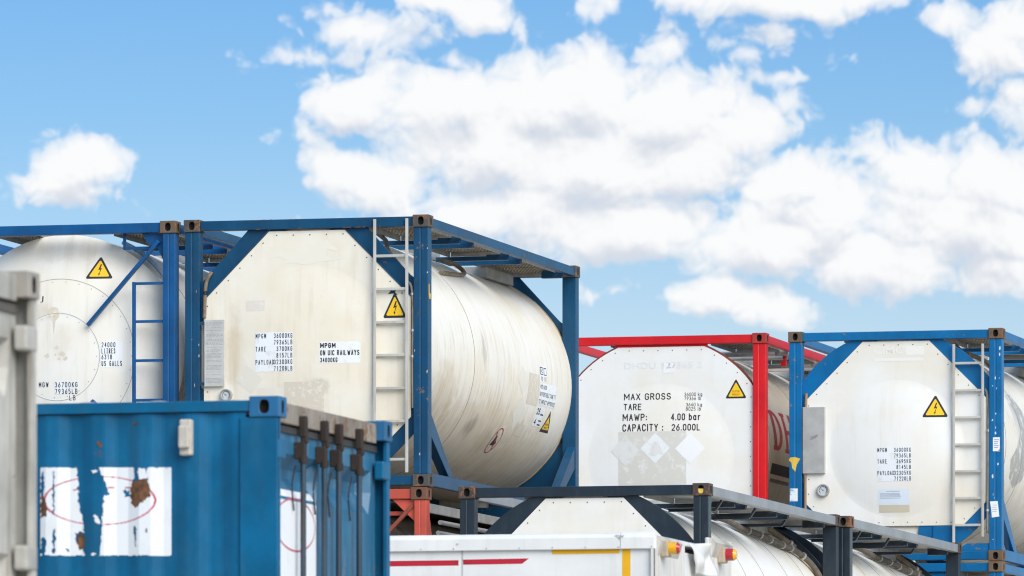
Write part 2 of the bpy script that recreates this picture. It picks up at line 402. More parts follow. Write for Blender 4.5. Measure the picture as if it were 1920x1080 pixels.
class Decal:
    """flat artwork in (a, b) metres, laid on a surface through a mapping (a, b, lift) -> (x, y, z)"""
    def __init__(s): s.items = []
    def poly(s, pts, mi, lay=0): s.items.append((list(pts), [tuple(range(len(pts)))], mi, lay))
    def rect(s, a0, a1, b0, b1, mi, lay=0): s.poly([(a0, b0), (a1, b0), (a1, b1), (a0, b1)], mi, lay)
    def ring(s, ca, cb, ra, rb, w, mi, lay=0, n=40, t0=0, t1=2 * math.pi):
        vs = []; fs = []
        for k in range(n + 1):
            t = t0 + (t1 - t0) * k / n
            vs.append((ca + ra * math.cos(t), cb + rb * math.sin(t))); vs.append((ca + (ra - w) * math.cos(t), cb + (rb - w) * math.sin(t)))
        for k in range(n): fs.append((2 * k, 2 * k + 2, 2 * k + 3, 2 * k + 1))
        s.items.append((vs, fs, mi, lay))
    def text(s, txt, a0, a1, b0, b1, mi, lay=1, bold=False, mono=False):
        if mono:
            s.letters(txt, a0, a1, b0, b1, mi, lay); return
        vs, fs = glyphs(txt, bold)
        x0 = min(v[0] for v in vs); x1 = max(v[0] for v in vs); y0 = min(v[1] for v in vs); y1 = max(v[1] for v in vs)
        s.items.append(([(a0 + (x - x0) / (x1 - x0) * (a1 - a0), b0 + (y - y0) / (y1 - y0) * (b1 - b0)) for x, y in vs], fs, mi, lay))
    def letters(s, txt, a0, a1, b0, b1, mi, lay=1, wt=.125, gap=.34):
        """sign-writer's strokes: every letter in an equal cell (narrow ones in a narrow cell), wt = stroke / letter height"""
        ws = [.45 if c in '.:lI' else (1.25 if c in 'MW' and gap < .3 else (.6 if c == ' ' else 1.0)) for c in txt] if gap < .3 else [1.0] * len(txt)
        u = (a1 - a0) / (sum(ws) - gap * .9); h = b1 - b0; w = wt * h; x = a0
        for ch, cw in zip(txt, ws):
            gw = u * cw - u * gap; x0 = x + (u * gap * .05 if ch in 'MW' else 0); gw_ = gw - w
            for pl in STROKES.get(ch, []):
                P = [Vector((x0 + w / 2 + p[0] * gw_, b0 + w / 2 + p[1] * (h - w))) for p in pl]
                for i in range(len(P) - 1):
                    d = P[i + 1] - P[i]
                    if d.length < 1e-6: continue
                    d.normalize(); n = Vector((-d.y, d.x)) * (w / 2); e = d * (w * .38)
                    s.poly([tuple(P[i] - e - n), tuple(P[i + 1] + e - n), tuple(P[i + 1] + e + n), tuple(P[i] - e + n)], mi, lay)
            x += u * cw
    def build(s, name, mats, mapf, parent, maxe=.06, lift=.0012):
        bm = bmesh.new()
        for vs, fs, mi, lay in s.items:
            b2 = bmesh.new(); vv = [b2.verts.new((a, b, 0)) for a, b in vs]
            for f in fs:
                try: b2.faces.new([vv[i] for i in f])
                except ValueError: pass
            for _ in range(6):
                es = [e for e in b2.edges if e.calc_length() > maxe]
                if not es: break
                bmesh.ops.triangulate(b2, faces=[f for f in b2.faces if len(f.verts) > 4])
                bmesh.ops.subdivide_edges(b2, edges=[e for e in b2.edges if e.calc_length() > maxe], cuts=1, use_grid_fill=True)
            idx = {}
            for v in b2.verts: idx[v] = bm.verts.new(mapf(v.co.x, v.co.y, lift + lay * .0008))
            for f in b2.faces:
                try: nf = bm.faces.new([idx[v] for v in f.verts]); nf.material_index = mi
                except ValueError: pass
            b2.free()
        me = bpy.data.meshes.new(name); bm.to_mesh(me); bm.free()
        for m in mats: me.materials.append(m)
        o = bpy.data.objects.new(name, me); COL.objects.link(o); o.parent = parent
        return o

# ------------------------------------------------------------------ shared container parts
def casting(name, parent, mat, px, py, pz, sx, sy, sz, dx=.162, dy=.178, dz=.118, hf=(.055, .078), hs=(.05, .075)):
    """cast corner block with oval lifting holes in its two outer faces; (px,py,pz) is the outer corner, s* point inwards"""
    b = MB()
    def P(x, y, z): return (px + sx * x, py + sy * y, pz + sz * z)
    def face(o, u, v, n, w, h, hole):
        o, u, v, n = map(Vector, (o, u, v, n)); N = 20
        cs = [o + u * w + v * h, o + v * h, o, o + u * w]
        ov = []
        a_, b_ = hole[0] / 2, hole[1] / 2
        for k in range(N):
            t = (k + .5) * 2 * math.pi / N
            ca, sa = math.cos(t), math.sin(t)
            ov.append(o + u * (w / 2 + a_ * math.copysign(abs(ca) ** .8, ca)) + v * (h / 2 + b_ * math.copysign(abs(sa) ** .8, sa)))
        inn = [p - n * .045 for p in ov]
        vs = cs + ov + inn; fs = []
        q = N // 4
        for k in range(N):
            k2 = (k + 1) % N; c0 = k // q; c1 = k2 // q
            if c0 == c1: fs.append((c0, 4 + k, 4 + k2))
            else: fs.append((c0, 4 + k, 4 + k2, c1))
        b.add([P(*x) for x in vs], fs, 0)
        b.add([P(*x) for x in vs], [(4 + k, 4 + N + k, 4 + N + (k + 1) % N, 4 + (k + 1) % N) for k in range(N)] + [tuple(4 + N + k for k in range(N))], 1)
    face((0, 0, 0), (1, 0, 0), (0, 0, 1), (0, -1, 0), dx, dz, hf)
    face((0, 0, 0), (0, 1, 0), (0, 0, 1), (-1, 0, 0), dy, dz, hs)
    c = [P(x, y, z) for z in (0, dz) for y in (0, dy) for x in (0, dx)]
    b.add(c, [(0, 2, 3, 1), (4, 5, 7, 6), (2, 6, 7, 3), (1, 3, 7, 5)], 0)
    return b.build(name, [mat, DARK], parent, bevel=.006)

BR, BZ, BX = 1.165, 1.34, 1.219
def on_barrel(y, deg, off=0.0):
    a = R_(deg); return (BX + (BR + off) * math.sin(a), y, BZ + (BR + off) * math.cos(a))
def barrel_map(y0, deg0):
    """artwork on the right flank: a runs along the tank, b up the skin; lift is outward"""
    def f(a, b, lift):
        ang = R_(deg0) - b / BR; r = BR + lift
        return (BX + r * math.sin(ang), y0 + a, BZ + r * math.cos(ang))
    return f

def end_panel(parent, mat, outline, cx, cz, r0, depth, y=.05):
    """front cladding sheet with a pressed dome, folded edge and a row of screws; returns object and its depth function"""
    n = len(outline)
    def bound(t):
        d = Vector((math.cos(t), math.sin(t))); best = 9
        for i in range(n):
            p = Vector(outline[i]) - Vector((cx, cz)); q = Vector(outline[(i + 1) % n]) - Vector((cx, cz)); e = q - p
            den = d.x * e.y - d.y * e.x
            if abs(den) < 1e-9: continue
            s_ = (p.x * e.y - p.y * e.x) / den; u_ = (p.x * d.y - p.y * d.x) / den
            if s_ > 0 and -1e-6 <= u_ <= 1 + 1e-6: best = min(best, s_)
        return best
    angs = sorted(set([round(k * 2 * math.pi / 120, 5) for k in range(120)] + [round(math.atan2(z - cz, x - cx) % (2 * math.pi), 5) for x, z in outline]))
    def hgt(x, z):
        r = math.hypot(x - cx, z - cz) / r0
        return depth * (1 - r * r) if r < 1 else 0.0
    b = MB(); vs = [(cx, y - depth, cz)]; rows = 0
    fr = [i / 12 for i in range(1, 13)]
    rings = []
    for f in fr: rings.append([(cx + r0 * f * math.cos(t), cz + r0 * f * math.sin(t)) for t in angs])
    for f in (.02, .3, .65, 1.0):
        rings.append([(cx + (r0 + (bound(t) - r0) * f) * math.cos(t), cz + (r0 + (bound(t) - r0) * f) * math.sin(t)) for t in angs])
    m = len(angs)
    for rg in rings:
        for x, z in rg: vs.append((x, y - hgt(x, z), z))
    for x, z in rings[-1]: vs.append((x, y + .012, z))
    R = len(rings) + 1; fs = [(0, 1 + (k + 1) % m, 1 + k) for k in range(m)]
    for i in range(R - 1):
        for k in range(m):
            k2 = (k + 1) % m; fs.append((1 + i * m + k, 1 + i * m + k2, 1 + (i + 1) * m + k2, 1 + (i + 1) * m + k))
    b.add(vs, fs, 0)
    # screw heads set 35 mm in from the edge
    lens_ = [(Vector(outline[(i + 1) % n]) - Vector(outline[i])).length for i in range(n)]
    per = sum(lens_); cnt = round(per / .172)
    for k in range(cnt):
            t_ = (k + .5) * per / cnt; i = 0
            while t_ > lens_[i]: t_ -= lens_[i]; i += 1
            s_ = Vector(outline[i]) + (Vector(outline[(i + 1) % n]) - Vector(outline[i])) * (t_ / lens_[i])
            c = Vector((cx, cz)); d = (c - s_).normalized(); s2 = s_ + d * .04
            N = 8; rr = .0068; yy = y - .002
            vs = [(s2.x, yy - .004, s2.y)] + [(s2.x + rr * math.cos(j * 2 * math.pi / N), yy, s2.y + rr * math.sin(j * 2 * math.pi / N)) for j in range(N)]
            b.add(vs, [(0, 1 + (j + 1) % N, 1 + j) for j in range(N)], 1)
    o = b.build('end_panel', [mat, BOLT], parent, smooth=True, weld=False)
    def mp(a, bb, lift): return (a, y - hgt(a, bb) - lift, bb)
    return o, mp

def arc_pts(cx, cz, r, d0, d1, n):
    return [(cx + r * math.cos(R_(d0 + (d1 - d0) * k / n)), cz + r * math.sin(R_(d0 + (d1 - d0) * k / n))) for k in range(n + 1)]
OCT = [(.19, .67), (.455, .405), (W - .455, .405), (W - .19, .67), (W - .19, H - .775), (W - .84, H - .125), (.84, H - .125), (.19, H - .775)]

def frame(root, fm, cm, post=.145, open_ends=False):
    for sx in (0, 1):
        for sy in (0, 1):
            X = lambda x: (W - x) if sx else x
            Y = lambda y: (L - y) if sy else y
            for sz in (0, 1):
                casting('corner_casting', root, cm, X(0), Y(0), H if sz else 0, -1 if sx else 1, -1 if sy else 1, -1 if sz else 1)
            b = MB()
            xs = sorted((X(.010), X(.010 + post))); ys = sorted((Y(.014), Y(.145)))
            # post as a folded box with a shallow valley down its end face
            xa, xb = xs; ya, yb = ys; g = .006
            if not sy: prof = [(xa, ya), (xa + (xb - xa) * .42, ya), (xa + (xb - xa) * .5, ya + g), (xa + (xb - xa) * .58, ya), (xb, ya), (xb, yb), (xa, yb)]
            else: prof = [(xa, ya), (xb, ya), (xb, yb), (xa, yb)]
            n = len(prof); z0, z1 = .118, H - .118
            b.add([(x, y, z0) for x, y in prof] + [(x, y, z1) for x, y in prof], [tuple(range(n))[::-1], tuple(range(n, 2 * n))] + [(i, (i + 1) % n, (i + 1) % n + n, i + n) for i in range(n)])
            b.build('corner_post', fm, root, bevel=.006)
    for sy in (0, 1):
        Y = lambda y: (L - y) if sy else y
        ys = sorted((Y(.02), Y(.12)))
        b = MB(); b.box(.162, W - .162, ys[0], ys[1], H - .108, H - (.002 if sy else .014)); b.build('end_rail', fm, root, bevel=.006)
        b = MB(); b.box(.162, W - .162, ys[0], ys[1], .002 if sy else .018, .112); b.build('end_rail', fm, root, bevel=.006)
    for sx in (0, 1):
        X = lambda x: (W - x) if sx else x
        xs = sorted((X(.012), X(.075)))
        b = MB(); b.box(xs[0], xs[1], .178, L - .178, H - .110, H - .020); b.build('side_rail', fm, root, bevel=.005)
        b = MB(); b.box(xs[0], xs[1], .178, L - .178, .012, .135); b.build('side_rail', fm, root, bevel=.005)
        # slanted struts in the side plane
        for sy in (0, 1):
            Y = lambda y: (L - y) if sy else y
            b = MB(); xx = sorted((X(.02), X(.11)))
            pl = [(Y(.145), .72), (Y(.145), .50), (Y(.82), .135), (Y(1.0), .135)]
            b.prism_x(pl, xx[0], xx[1]); b.build('side_strut', fm, root, bevel=.004)

def gussets(root, fm, style):
    for sy in (0, 1):
        Y = lambda y: (L - y) if sy else y
        for sx in (0, 1):
            X = lambda x: (W - x) if sx else x
            for top in (0, 1):
                if style == 'band':
                    if top: poly = [(.155, H - .98), (.155, H - .600), (.20, H - .565), (.625, H - .108), (1.0, H - .108), (.95, H - .18), (.22, H - .90)]
                    elif sy: poly = [(.155, .98), (.155, .112), (.95, .112), (.95, .45), (.3, .9)]
                    else: poly = [(.155, .98), (.155, .52), (.56, .112), (.95, .112), (.95, .45), (.3, .9)]
                else:
                    R0 = 1.30; c = (BX, 1.29)
                    if top:
                        a0 = math.degrees(math.acos((.155 - c[0]) / R0)); a1 = math.degrees(math.asin((H - .108 - c[1]) / R0)); a1 = 180 - a1
                        poly = arc_pts(c[0], c[1], R0, a0, a1, 14) + [(1.0, H - .108), (.95, H - .2), (.25, H - .9), (.155, H - .95)]
                    else:
                        a0 = 360 - math.degrees(math.acos((.155 - c[0]) / R0)); a1 = 180 + math.degrees(math.asin((c[1] - .112) / R0))
                        poly = arc_pts(c[0], c[1], R0, a0, a1, 14) + [(1.0, .112), (.95, .45), (.25, .85), (.155, .9)]
                poly = [(X(x), z) for x, z in poly]
                ys = sorted((Y(.064), Y(.085)))
                b = MB(); b.prism_y(poly, ys[0], ys[1])
                b.build('gusset', fm, root, bevel=.003)
                if style == 'band' and top:
                    b = MB(); a, e = (X(.178), (Y(.050)), H - .778), (X(.845), (Y(.050)), H - .111)
                    b.bar((a[0], Y(.054), a[2]), (e[0], Y(.054), e[2]), .014, .020, up=(0, 1, 0)); b.build('gusset_flange', fm, root)

def rear_panel(root):
    poly = [(.30, .114), (W - .30, .114), (W - .19, .67), (W - .19, H - .775), (W - .84, H - .125), (.84, H - .125), (.19, H - .775), (.19, .67)]
    b = MB(); b.prism_y(poly, L - .062, L - .05); b.build('rear_panel', plain('rear_cladding', (.6, .57, .5), .5), root)
def barrel(root, mat, seams, seam_mat=None, y0=.09, y1=L - .09):
    b = MB(); N = 96; prof = [(y0, BR - .10), (y0, BR - .012), (y0 + .012, BR)]
    k = 24
    for i in range(1, k): prof.append((y0 + .012 + (y1 - y0 - .024) * i / k, BR))
    prof += [(y1 - .012, BR), (y1, BR - .012), (y1, BR - .10)]
    vs = []; fs = []
    for y, r in prof:
        for j in range(N):
            t = 2 * math.pi * j / N; vs.append((BX + r * math.sin(t), y, BZ + r * math.cos(t)))
    for i in range(len(prof) - 1):
        for j in range(N): fs.append((i * N + j, i * N + (j + 1) % N, (i + 1) * N + (j + 1) % N, (i + 1) * N + j))
    fs.append(tuple(range(N))); fs.append(tuple((len(prof) - 1) * N + j for j in range(N)))
    b.add(vs, fs); o = b.build('barrel', mat, root, smooth=True)
    sm = seam_mat or plain('seam_sealant', (.30, .25, .17), .7)
    for y in seams:
        b = MB(); vs = []; fs = []
        for (yy, rr) in ((y - .007, BR - .01), (y - .007, BR + .002), (y + .007, BR + .002), (y + .007, BR - .01)):
            for j in range(N):
                t = 2 * math.pi * j / N; vs.append((BX + rr * math.sin(t), yy, BZ + rr * math.cos(t)))
        for i in range(3):
            for j in range(N): fs.append((i * N + j, i * N + (j + 1) % N, (i + 1) * N + (j + 1) % N, (i + 1) * N + j))
        b.add(vs, fs); b.build('seam_band', sm, o, smooth=True)
    b = MB(); vs = []; fs = []
    for (yy, rr) in ((y1 - .03, BR - .02), (y1 - .03, BR + .006), (y1 + .02, BR + .006), (y1 + .02, BR - .12)):
        for j in range(N):
            t = 2 * math.pi * j / N; vs.append((BX + rr * math.sin(t), yy, BZ + rr * math.cos(t)))
    for i in range(3):
        for j in range(N): fs.append((i * N + j, i * N + (j + 1) % N, (i + 1) * N + (j + 1) % N, (i + 1) * N + j))
    b.add(vs, fs); b.build('rim_band', plain('rim_tan', (.52, .40, .25), .7, 0, .3, 5), o, smooth=True)
    return o

def grate(x0, x1, ya, yb, z0, z1, solid):
    b = MB()
    if solid: b.box(x0, x1, ya, yb, z0, z1); return b
    n = int((x1 - x0) / .032); 
    for i in range(n + 1):
        x = x0 + (x1 - x0) * i / n; b.box(x - .007, x + .007, ya, yb, z0, z1)
    m_ = int((yb - ya) / .10)
    for i in range(m_ + 1):
        y = ya + (yb - ya) * i / m_; b.box(x0, x1, y - .008, y + .008, z0 - .002, z1 - .003)
    return b
def walkway(root, fm, gm, edge, solid=False):
    """grating panels between the tank and the right top rail, on paired cross brackets; a narrow walk left of centre; spill box on top"""
    for (x0, x1) in ((W - .66, W - .165), (.62, .98)):
        for (ya, yb) in ((.16, 1.44), (1.99, 3.34), (3.91, 5.86)):
            w = grate(x0, x1, ya, yb, H - .068, H - .045, solid).build('walkway', gm, root, weld=False)
            b = MB(); b.box(x0 - .012, x0 - .008, ya, yb, H - .12, H - .035); b.build('walkway_edge', edge, w)
            b = MB(); b.box(x1 + .008, x1 + .012, ya, yb, H - .095, H - .035); b.build('walkway_edge', edge, w)
            b = MB(); b.box(x0 - .006, x1 + .006, ya - .012, ya - .008, H - .11, H - .045); b.build('walkway_edge', edge, w)
            b = MB(); b.box(x0 - .006, x1 + .006, yb + .010, yb + .014, H - .11, H - .045); b.build('walkway_edge', edge, w)
    for y in (1.47, 1.96, 3.37, 3.88):
        b = MB(); b.box(W - .97, W - .078, y - .025, y + .025, H - .155, H - .112)
        b.prism_x([(y - .025, H - .112), (y + .025, H - .112), (y + .012, H - .07), (y - .012, H - .07)], W - .30, W - .078)
        b.build('walkway_bracket', fm, root, bevel=.004)
    b = MB(); b.box(W - .30, W - .078, 5.60, 5.66, H - .15, H - .075); b.build('walkway_bracket', fm, root, bevel=.004)
    b = MB(); b.box(W - 1.1, W - .62, 4.6, 5.7, BZ + BR - .13, BZ + BR - .02); b.build('drain_tray', edge, root, bevel=.004)
    # spill box
    b = MB(); x0, x1, y0, y1 = 1.02, 1.62, 2.3, 3.5
    z0, z1 = BZ + BR - .06, H - .03
    for (a, c, d, e) in ((x0, x0 + .01, y0, y1), (x1 - .01, x1, y0, y1), (x0 + .01, x1 - .01, y0, y0 + .01), (x0 + .01, x1 - .01, y1 - .01, y1)):
        b.box(a, c, d, e, z0, z1)
    b.build('spill_box', ALU, root)

def hose(root, pts, r=.016, mat=None, name='hose', clamps=()):
    sp = spline(pts); b = MB(); b.tube(sp, r, 10); o = b.build(name, mat or HOSE, root, smooth=True)
    for k in clamps:
        i = min(len(sp) - 2, int(k * len(sp))); b = MB(); d = (sp[i + 1] - sp[i]).normalized()
        b.tube([sp[i] - d * .012, sp[i] + d * .012], r * 1.35, 10); b.build('hose_clamp', ALU, o)
    return o

def ladder(root, x0, x1, ztop, zl, zr, rungs, y=.012):
    b = MB()
    for x, zb in ((x0, zl), (x1, zr)):
        b.box(x - .015, x + .015, y - .020, y - .012, zb, ztop)
        b.box(x - .015, x - .009, y - .012, y + .022, zb, ztop)
    o = b.build('ladder', LADM, root, bevel=.003)
    for z in rungs:
        b = MB(); b.box(x0 - .006, x1 + .006, y - .011, y + .018, z - .0135, z + .0135); b.build('rung', LADM, o, bevel=.004)
    return o

def triangle_sign(parent, mp, cx, z0, z1, w, kind='bolt', worn=False, split=False):
    d = Decal(); h = z1 - z0
    def tri(s, lay, mi):
        # scaled about the incentre, corners clipped for the rounded look
        ic = (cx, z0 + h * .345); P = [(cx - w / 2, z0), (cx + w / 2, z0), (cx, z1)]
        P = [(ic[0] + (x - ic[0]) * s, ic[1] + (y - ic[1]) * s) for x, y in P]
        out = []
        for i in range(3):
            p, a, c = Vector(P[i]), Vector(P[i - 1]), Vector(P[(i + 1) % 3])
            for k in (.07, .035):
                out.append(tuple(p + (a - p) * k + (c - p) * (.07 - k) * .5))
            out.append(tuple(p + (c - p) * .07))
        d.poly(out, mi, lay)
    tri(1.08, 0, 0); tri(.80, 1, 1)
    if kind == 'bolt':
        u = h * .1
        pts = [(.35, 6.6), (1.0, 6.6), (.35, 4.6), (1.15, 4.9), (.05, 2.1), (.45, 2.2), (-.25, 1.0), (-.55, 2.35), (-.2, 2.2), (.4, 4.1), (-.75, 3.75)]
        d.poly([(cx + x * u * .9, z0 + z * u) for x, z in pts], 0, 2)
    else:
        d.text('SUPER', cx - w * .19, cx + w * .19, z0 + h * .30, z0 + h * .42, 2, 2)
        d.text('HEAVY', cx - w * .19, cx + w * .19, z0 + h * .12, z0 + h * .25, 2, 2)
    return d.build('warning_sign', [INKB, YEL, plain('ink_brown', (.30, .14, .01), .6)], mp, parent)

def weight_label(parent, mp, x0, x1, zt, zb, rows, pads=(.004, .004), sheet_mat=None, ink=None):
    d = Decal(); d.rect(x0, x1, zb, zt, 0, 0)
    n = len(rows); p = (zt - zb) / n
    cw = (x1 - x0) / 14.15
    for i, (l, r) in enumerate(rows):
        b1 = zt - p * i - p * .16; b0 = zt - p * (i + 1) + p * .10
        if l: d.text(l, x0 + .003, x0 + .003 + cw * len(l), b0, b1, 1, 1, mono=True)
        if r: d.text(r, x1 - .003 - cw * len(r), x1 - .003, b0, b1, 1, 1, mono=True)
    return d.build('weight_label', [sheet_mat or FOIL, ink or INK], mp, parent)

def gauge(root, x, z, y=.05, r=.07):
    b = MB(); N = 28
    prof = [(r * 1.0, y), (r * 1.0, y - .03), (r * .93, y - .042), (r * .80, y - .042), (r * .78, y - .030)]
    vs = [(x + q * math.cos(2 * math.pi * j / N), yy, z + q * math.sin(2 * math.pi * j / N)) for q, yy in prof for j in range(N)]
    fs = [(i * N + j, i * N + (j + 1) % N, (i + 1) * N + (j + 1) % N, (i + 1) * N + j) for i in range(len(prof) - 1) for j in range(N)]
    b.add(vs, fs); o = b.build('pressure_gauge', ALUD, root, smooth=True)
    d = Decal(); mp = lambda a, bb, lift: (a, y - .028 - lift, bb)
    d.poly([(x + r * .79 * math.cos(2 * math.pi * j / N), z + r * .79 * math.sin(2 * math.pi * j / N)) for j in range(N)], 0, 0)
    d.ring(x, z, r * .62, r * .62, r * .05, 1, 1, 24, R_(-45), R_(225))
    for k in range(10):
        t = R_(-45 + 30 * k); d.poly([(x + r * q * math.cos(t + s), z + r * q * math.sin(t + s)) for q, s in ((.5, -.05), (.7, -.04), (.7, .04), (.5, .05))], 1, 1)
    t = R_(140); d.poly([(x + r * .06 * math.cos(t + 1.57), z + r * .06 * math.sin(t + 1.57)), (x + r * .6 * math.cos(t), z + r * .6 * math.sin(t)), (x - r * .06 * math.cos(t + 1.57), z - r * .06 * math.sin(t + 1.57)), (x - r * .25 * math.cos(t), z - r * .25 * math.sin(t))], 1, 2)
    d.build('gauge_dial', [sheet('gauge_face', (.55, .58, .60), (.4, .4, .4), .3), INKB], mp, o, lift=.001)
    return o

def place(u_origin):  # world matrix base point from front-left-top (camera relative) to container base
    x, y, z = u_origin; return (x, y, z + CAMZ - H)
def shift(o, dx, dy, dz=0):
    c, s = math.cos(TH), math.sin(TH)
    return (o[0] + dx * c + dy * s, o[1] - dx * s + dy * c, o[2] + dz)

# ------------------------------------------------------------------ ground
b = MB(); b.add([(-1500, -800, 0), (1500, -800, 0), (1500, 2500, 0), (-1500, 2500, 0)], [(0, 1, 2, 3)])
def ground_mat():
    m, t, bs = base_mat('yard_gravel'); tc = t.new('ShaderNodeTexCoord'); P = tc.outputs['Object']
    c = t.mix(t.ramp(t.noise(P, .12, 6), .35, .65), (.46, .40, .32), (.56, .50, .41))
    c = t.mix(t.math('MULTIPLY', t.ramp(t.noise(P, 7, 6, .7), .4, .65), .5), c, (.2, .18, .15))
    t.put(bs.inputs['Base Color'], c); bs.inputs['Roughness'].default_value = .9; return m
g = b.build('ground', ground_mat()); g['kind'] = 'structure'

# ------------------------------------------------------------------ the big blue tank container (centre)
M0 = (-3.155, 70.75, 6.481)
GRP = 'tank containers stacked in the yard'
def tank_main():
    root = empty('tank_container', place(M0), -TH, 'large cream tank with white ladder in dark blue frame, stacked on the orange framed one', 'tank container', GRP)
    fm = paint('navy_blue_paint', (.004, .058, .135), .36, .16, .22, (.025, .075, .13), .20, (.12, .07, .04), .7, fade=.3, fade_col=(.02, .085, .16), spec=.28)
    cm = paint('casting_worn_blue', (.085, .078, .072), .6, .3, .2, None, .75, (.11, .055, .025), .8)
    frame(root, fm, cm); gussets(root, fm, 'band'); rear_panel(root)
    pm = cladding('cream_cladding', (.84, .80, .71), (.55, .43, .28), .34, stains=((.50, 0, 1.30, .12, 9, .50, .50, (.60, .46, .28)), (1.15, 0, .92, .45, 9, .30, .30, (.66, .55, .40)), (2.15, 0, .80, .22, 9, .45, .35, (.66, .54, .38)), (.30, 0, 2.0, .2, 9, .25, .25, (.68, .58, .42)), (1.5, 0, 1.55, .25, 9, .2, .18, (.72, .62, .45)), (1.35, 0, .98, .16, 9, .10, .55, (.42, .38, .30))))
    pnl, mp = end_panel(root, pm, OCT, BX, 1.29, .84, .05)
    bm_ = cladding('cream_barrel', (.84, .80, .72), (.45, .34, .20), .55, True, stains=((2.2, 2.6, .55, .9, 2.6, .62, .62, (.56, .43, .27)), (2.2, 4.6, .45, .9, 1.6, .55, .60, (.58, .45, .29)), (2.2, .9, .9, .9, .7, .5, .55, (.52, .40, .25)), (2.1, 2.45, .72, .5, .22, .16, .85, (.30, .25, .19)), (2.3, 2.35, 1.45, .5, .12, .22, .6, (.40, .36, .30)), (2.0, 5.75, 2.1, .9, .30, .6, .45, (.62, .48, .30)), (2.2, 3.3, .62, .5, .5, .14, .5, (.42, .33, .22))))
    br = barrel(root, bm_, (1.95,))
    walkway(root, fm, grating('brown_grating', (.40, .33, .24)), ALUD)
    ux = lambda u: (u - 343) / 461.5 * W
    vz = lambda v, u: H - (v - (413.5 - .0245 * (u - 343))) / 196.5
    ladder(root, 1.905, 2.222, H - .035, .13, .135, [vz(v, 734) for v in (480, 542, 604.5, 666, 728, 790, 861.5)])
    triangle_sign(pnl, mp, ux(738.5), vz(594.5, 738), vz(549, 738), ux(759.5) - ux(718))
    d = Decal(); x, z = ux(735), vz(549, 735)
    d.poly([(x - .05, z - .01), (x - .02, z + .018), (x - .045, z + .03), (x, z + .022), (x + .03, z + .03), (x + .02, z + .005), (x + .05, z - .02), (x + .01, z - .005)], 0, 3)
    d.build('paint_splash', [fm], mp, pnl)
    weight_label(pnl, mp, ux(478), ux(549.5), vz(624.5, 513), vz(698.5, 513), [('MPGM', '36000KG'), ('', '79365LB'), ('TARE', '3700KG'), ('', '8157LB'), ('PAYLOAD', '32300KG'), ('', '71208LB')])
    d = Decal(); d.rect(ux(599.5), ux(675.5), vz(681.5, 637), vz(641, 637), 0)
    d.letters('MPGM', ux(601), ux(630), vz(653, 637), vz(643.5, 637), 1, 1, .20, .22)
    d.letters('ON UIC RAILWAYS', ux(601), ux(674), vz(667, 637), vz(657, 637), 1, 1, .15, .25)
    d.letters('34000KG', ux(601), ux(633.5), vz(680, 637), vz(671, 637), 1, 1, .15, .25)
    d.build('weight_label', [FOIL, INKB], mp, pnl)
    # residues of old placards
    ghost = sheet('old_glue', (.66, .59, .48), (.78, .74, .66), .95, 22); gl = sheet('old_glue_pale', (.76, .71, .62), (.8, .77, .7), .9, 16)
    d = Decal(); d.rect(ux(532.5), ux(607.5), vz(790, 570), vz(717, 570), 0); d.build('glue_patch', [ghost], mp, pnl)
    d = Decal(); d.poly([(ux(459), vz(684, 460)), (ux(492), vz(712, 490)), (ux(470), vz(740, 470)), (ux(440), vz(714, 440))], 0); d.build('glue_patch', [gl], mp, pnl)
    d = Decal(); d.rect(ux(460), ux(495), vz(584, 478), vz(564.5, 478), 0); d.build('glue_patch', [sheet('old_glue_pink', (.74, .67, .6), (.79, .75, .68), .9, 20)], mp, pnl)
    d = Decal(); d.rect(ux(481), ux(532), vz(746, 505), vz(729, 505), 0); d.build('glue_patch', [gl], mp, pnl)
    # pale outline left by a removed running-horse emblem
    E = [(-.42, -.02), (-.36, .06), (-.22, .10), (-.08, .09), (.03, .07), (.10, .16), (.17, .27), (.21, .24), (.24, .27), (.26, .22), (.36, .12), (.34, .09), (.25, .12), (.23, .03), (.30, -.02), (.46, .0), (.44, -.03), (.28, -.06), (.14, -.08), (.0, -.12), (-.12, -.08), (-.28, -.10), (-.20, -.04), (-.3, .02)]
    d = Decal(); d.poly([(1.20 + x * .9, H - .38 + z * .62) for x, z in E], 0); d.build('faded_emblem', [sheet('faded_emblem', (.815, .765, .66), (.83, .785, .69), .9, 9)], mp, pnl)
    # document plate
    b = MB(); b.box(.205, .405, .012, .03, vz(727, 400), vz(601.5, 400)); pl = b.build('document_box', plain('plate_grey', (.56, .55, .52), .5, .2, .1), root, bevel=.003)
    d = Decal(); x0, x1, zt = .22, .39, vz(604, 400)
    random.seed(3); zz = zt - .015
    while zz > vz(722, 400):
        d = Decal()
        if random.random() < .8:
            xx = x0 + random.random() * .01
            while xx < x1 - .02:
                w_ = random.uniform(.006, .03); d.rect(xx, min(x1, xx + w_), zz, zz + .0048, 0); xx += w_ + random.uniform(.004, .014)
        zz -= .0125
        if d.items: d.build('engraved_line', [plain('engraved_grey', (.36, .36, .35), .6)], lambda a, bb, lift: (a, .012 - lift, bb), pl, lift=.001)
    b = MB(); b.box(.155, .206, .02, .035, 1.0, 1.03); b.box(.155, .206, .02, .035, 1.58, 1.61); b.build('mounting_lug', fm, root)
    gauge(root, ux(422), vz(743, 422), .05, .06)
    # conduits down both sides of the panel
    hose(root, [(.27, .045, H - .50), (.215, .035, H - .62), (.20, .035, H - .9), (.20, .035, 1.65)], .018, HOSE)
    hose(root, [(2.2, .09, H - .62), (2.262, .045, H - .72), (2.272, .035, H - 1.1), (2.268, .035, 1.2), (2.272, .035, .75)], .014, CONDUIT, clamps=(.3, .5, .7))
    hose(root, [on_barrel(.2, 26, .05), on_barrel(.7, 20, .10), on_barrel(.75, 28, .07), on_barrel(.3, 38, .03), on_barrel(.15, 48, .02)], .022, HOSE)
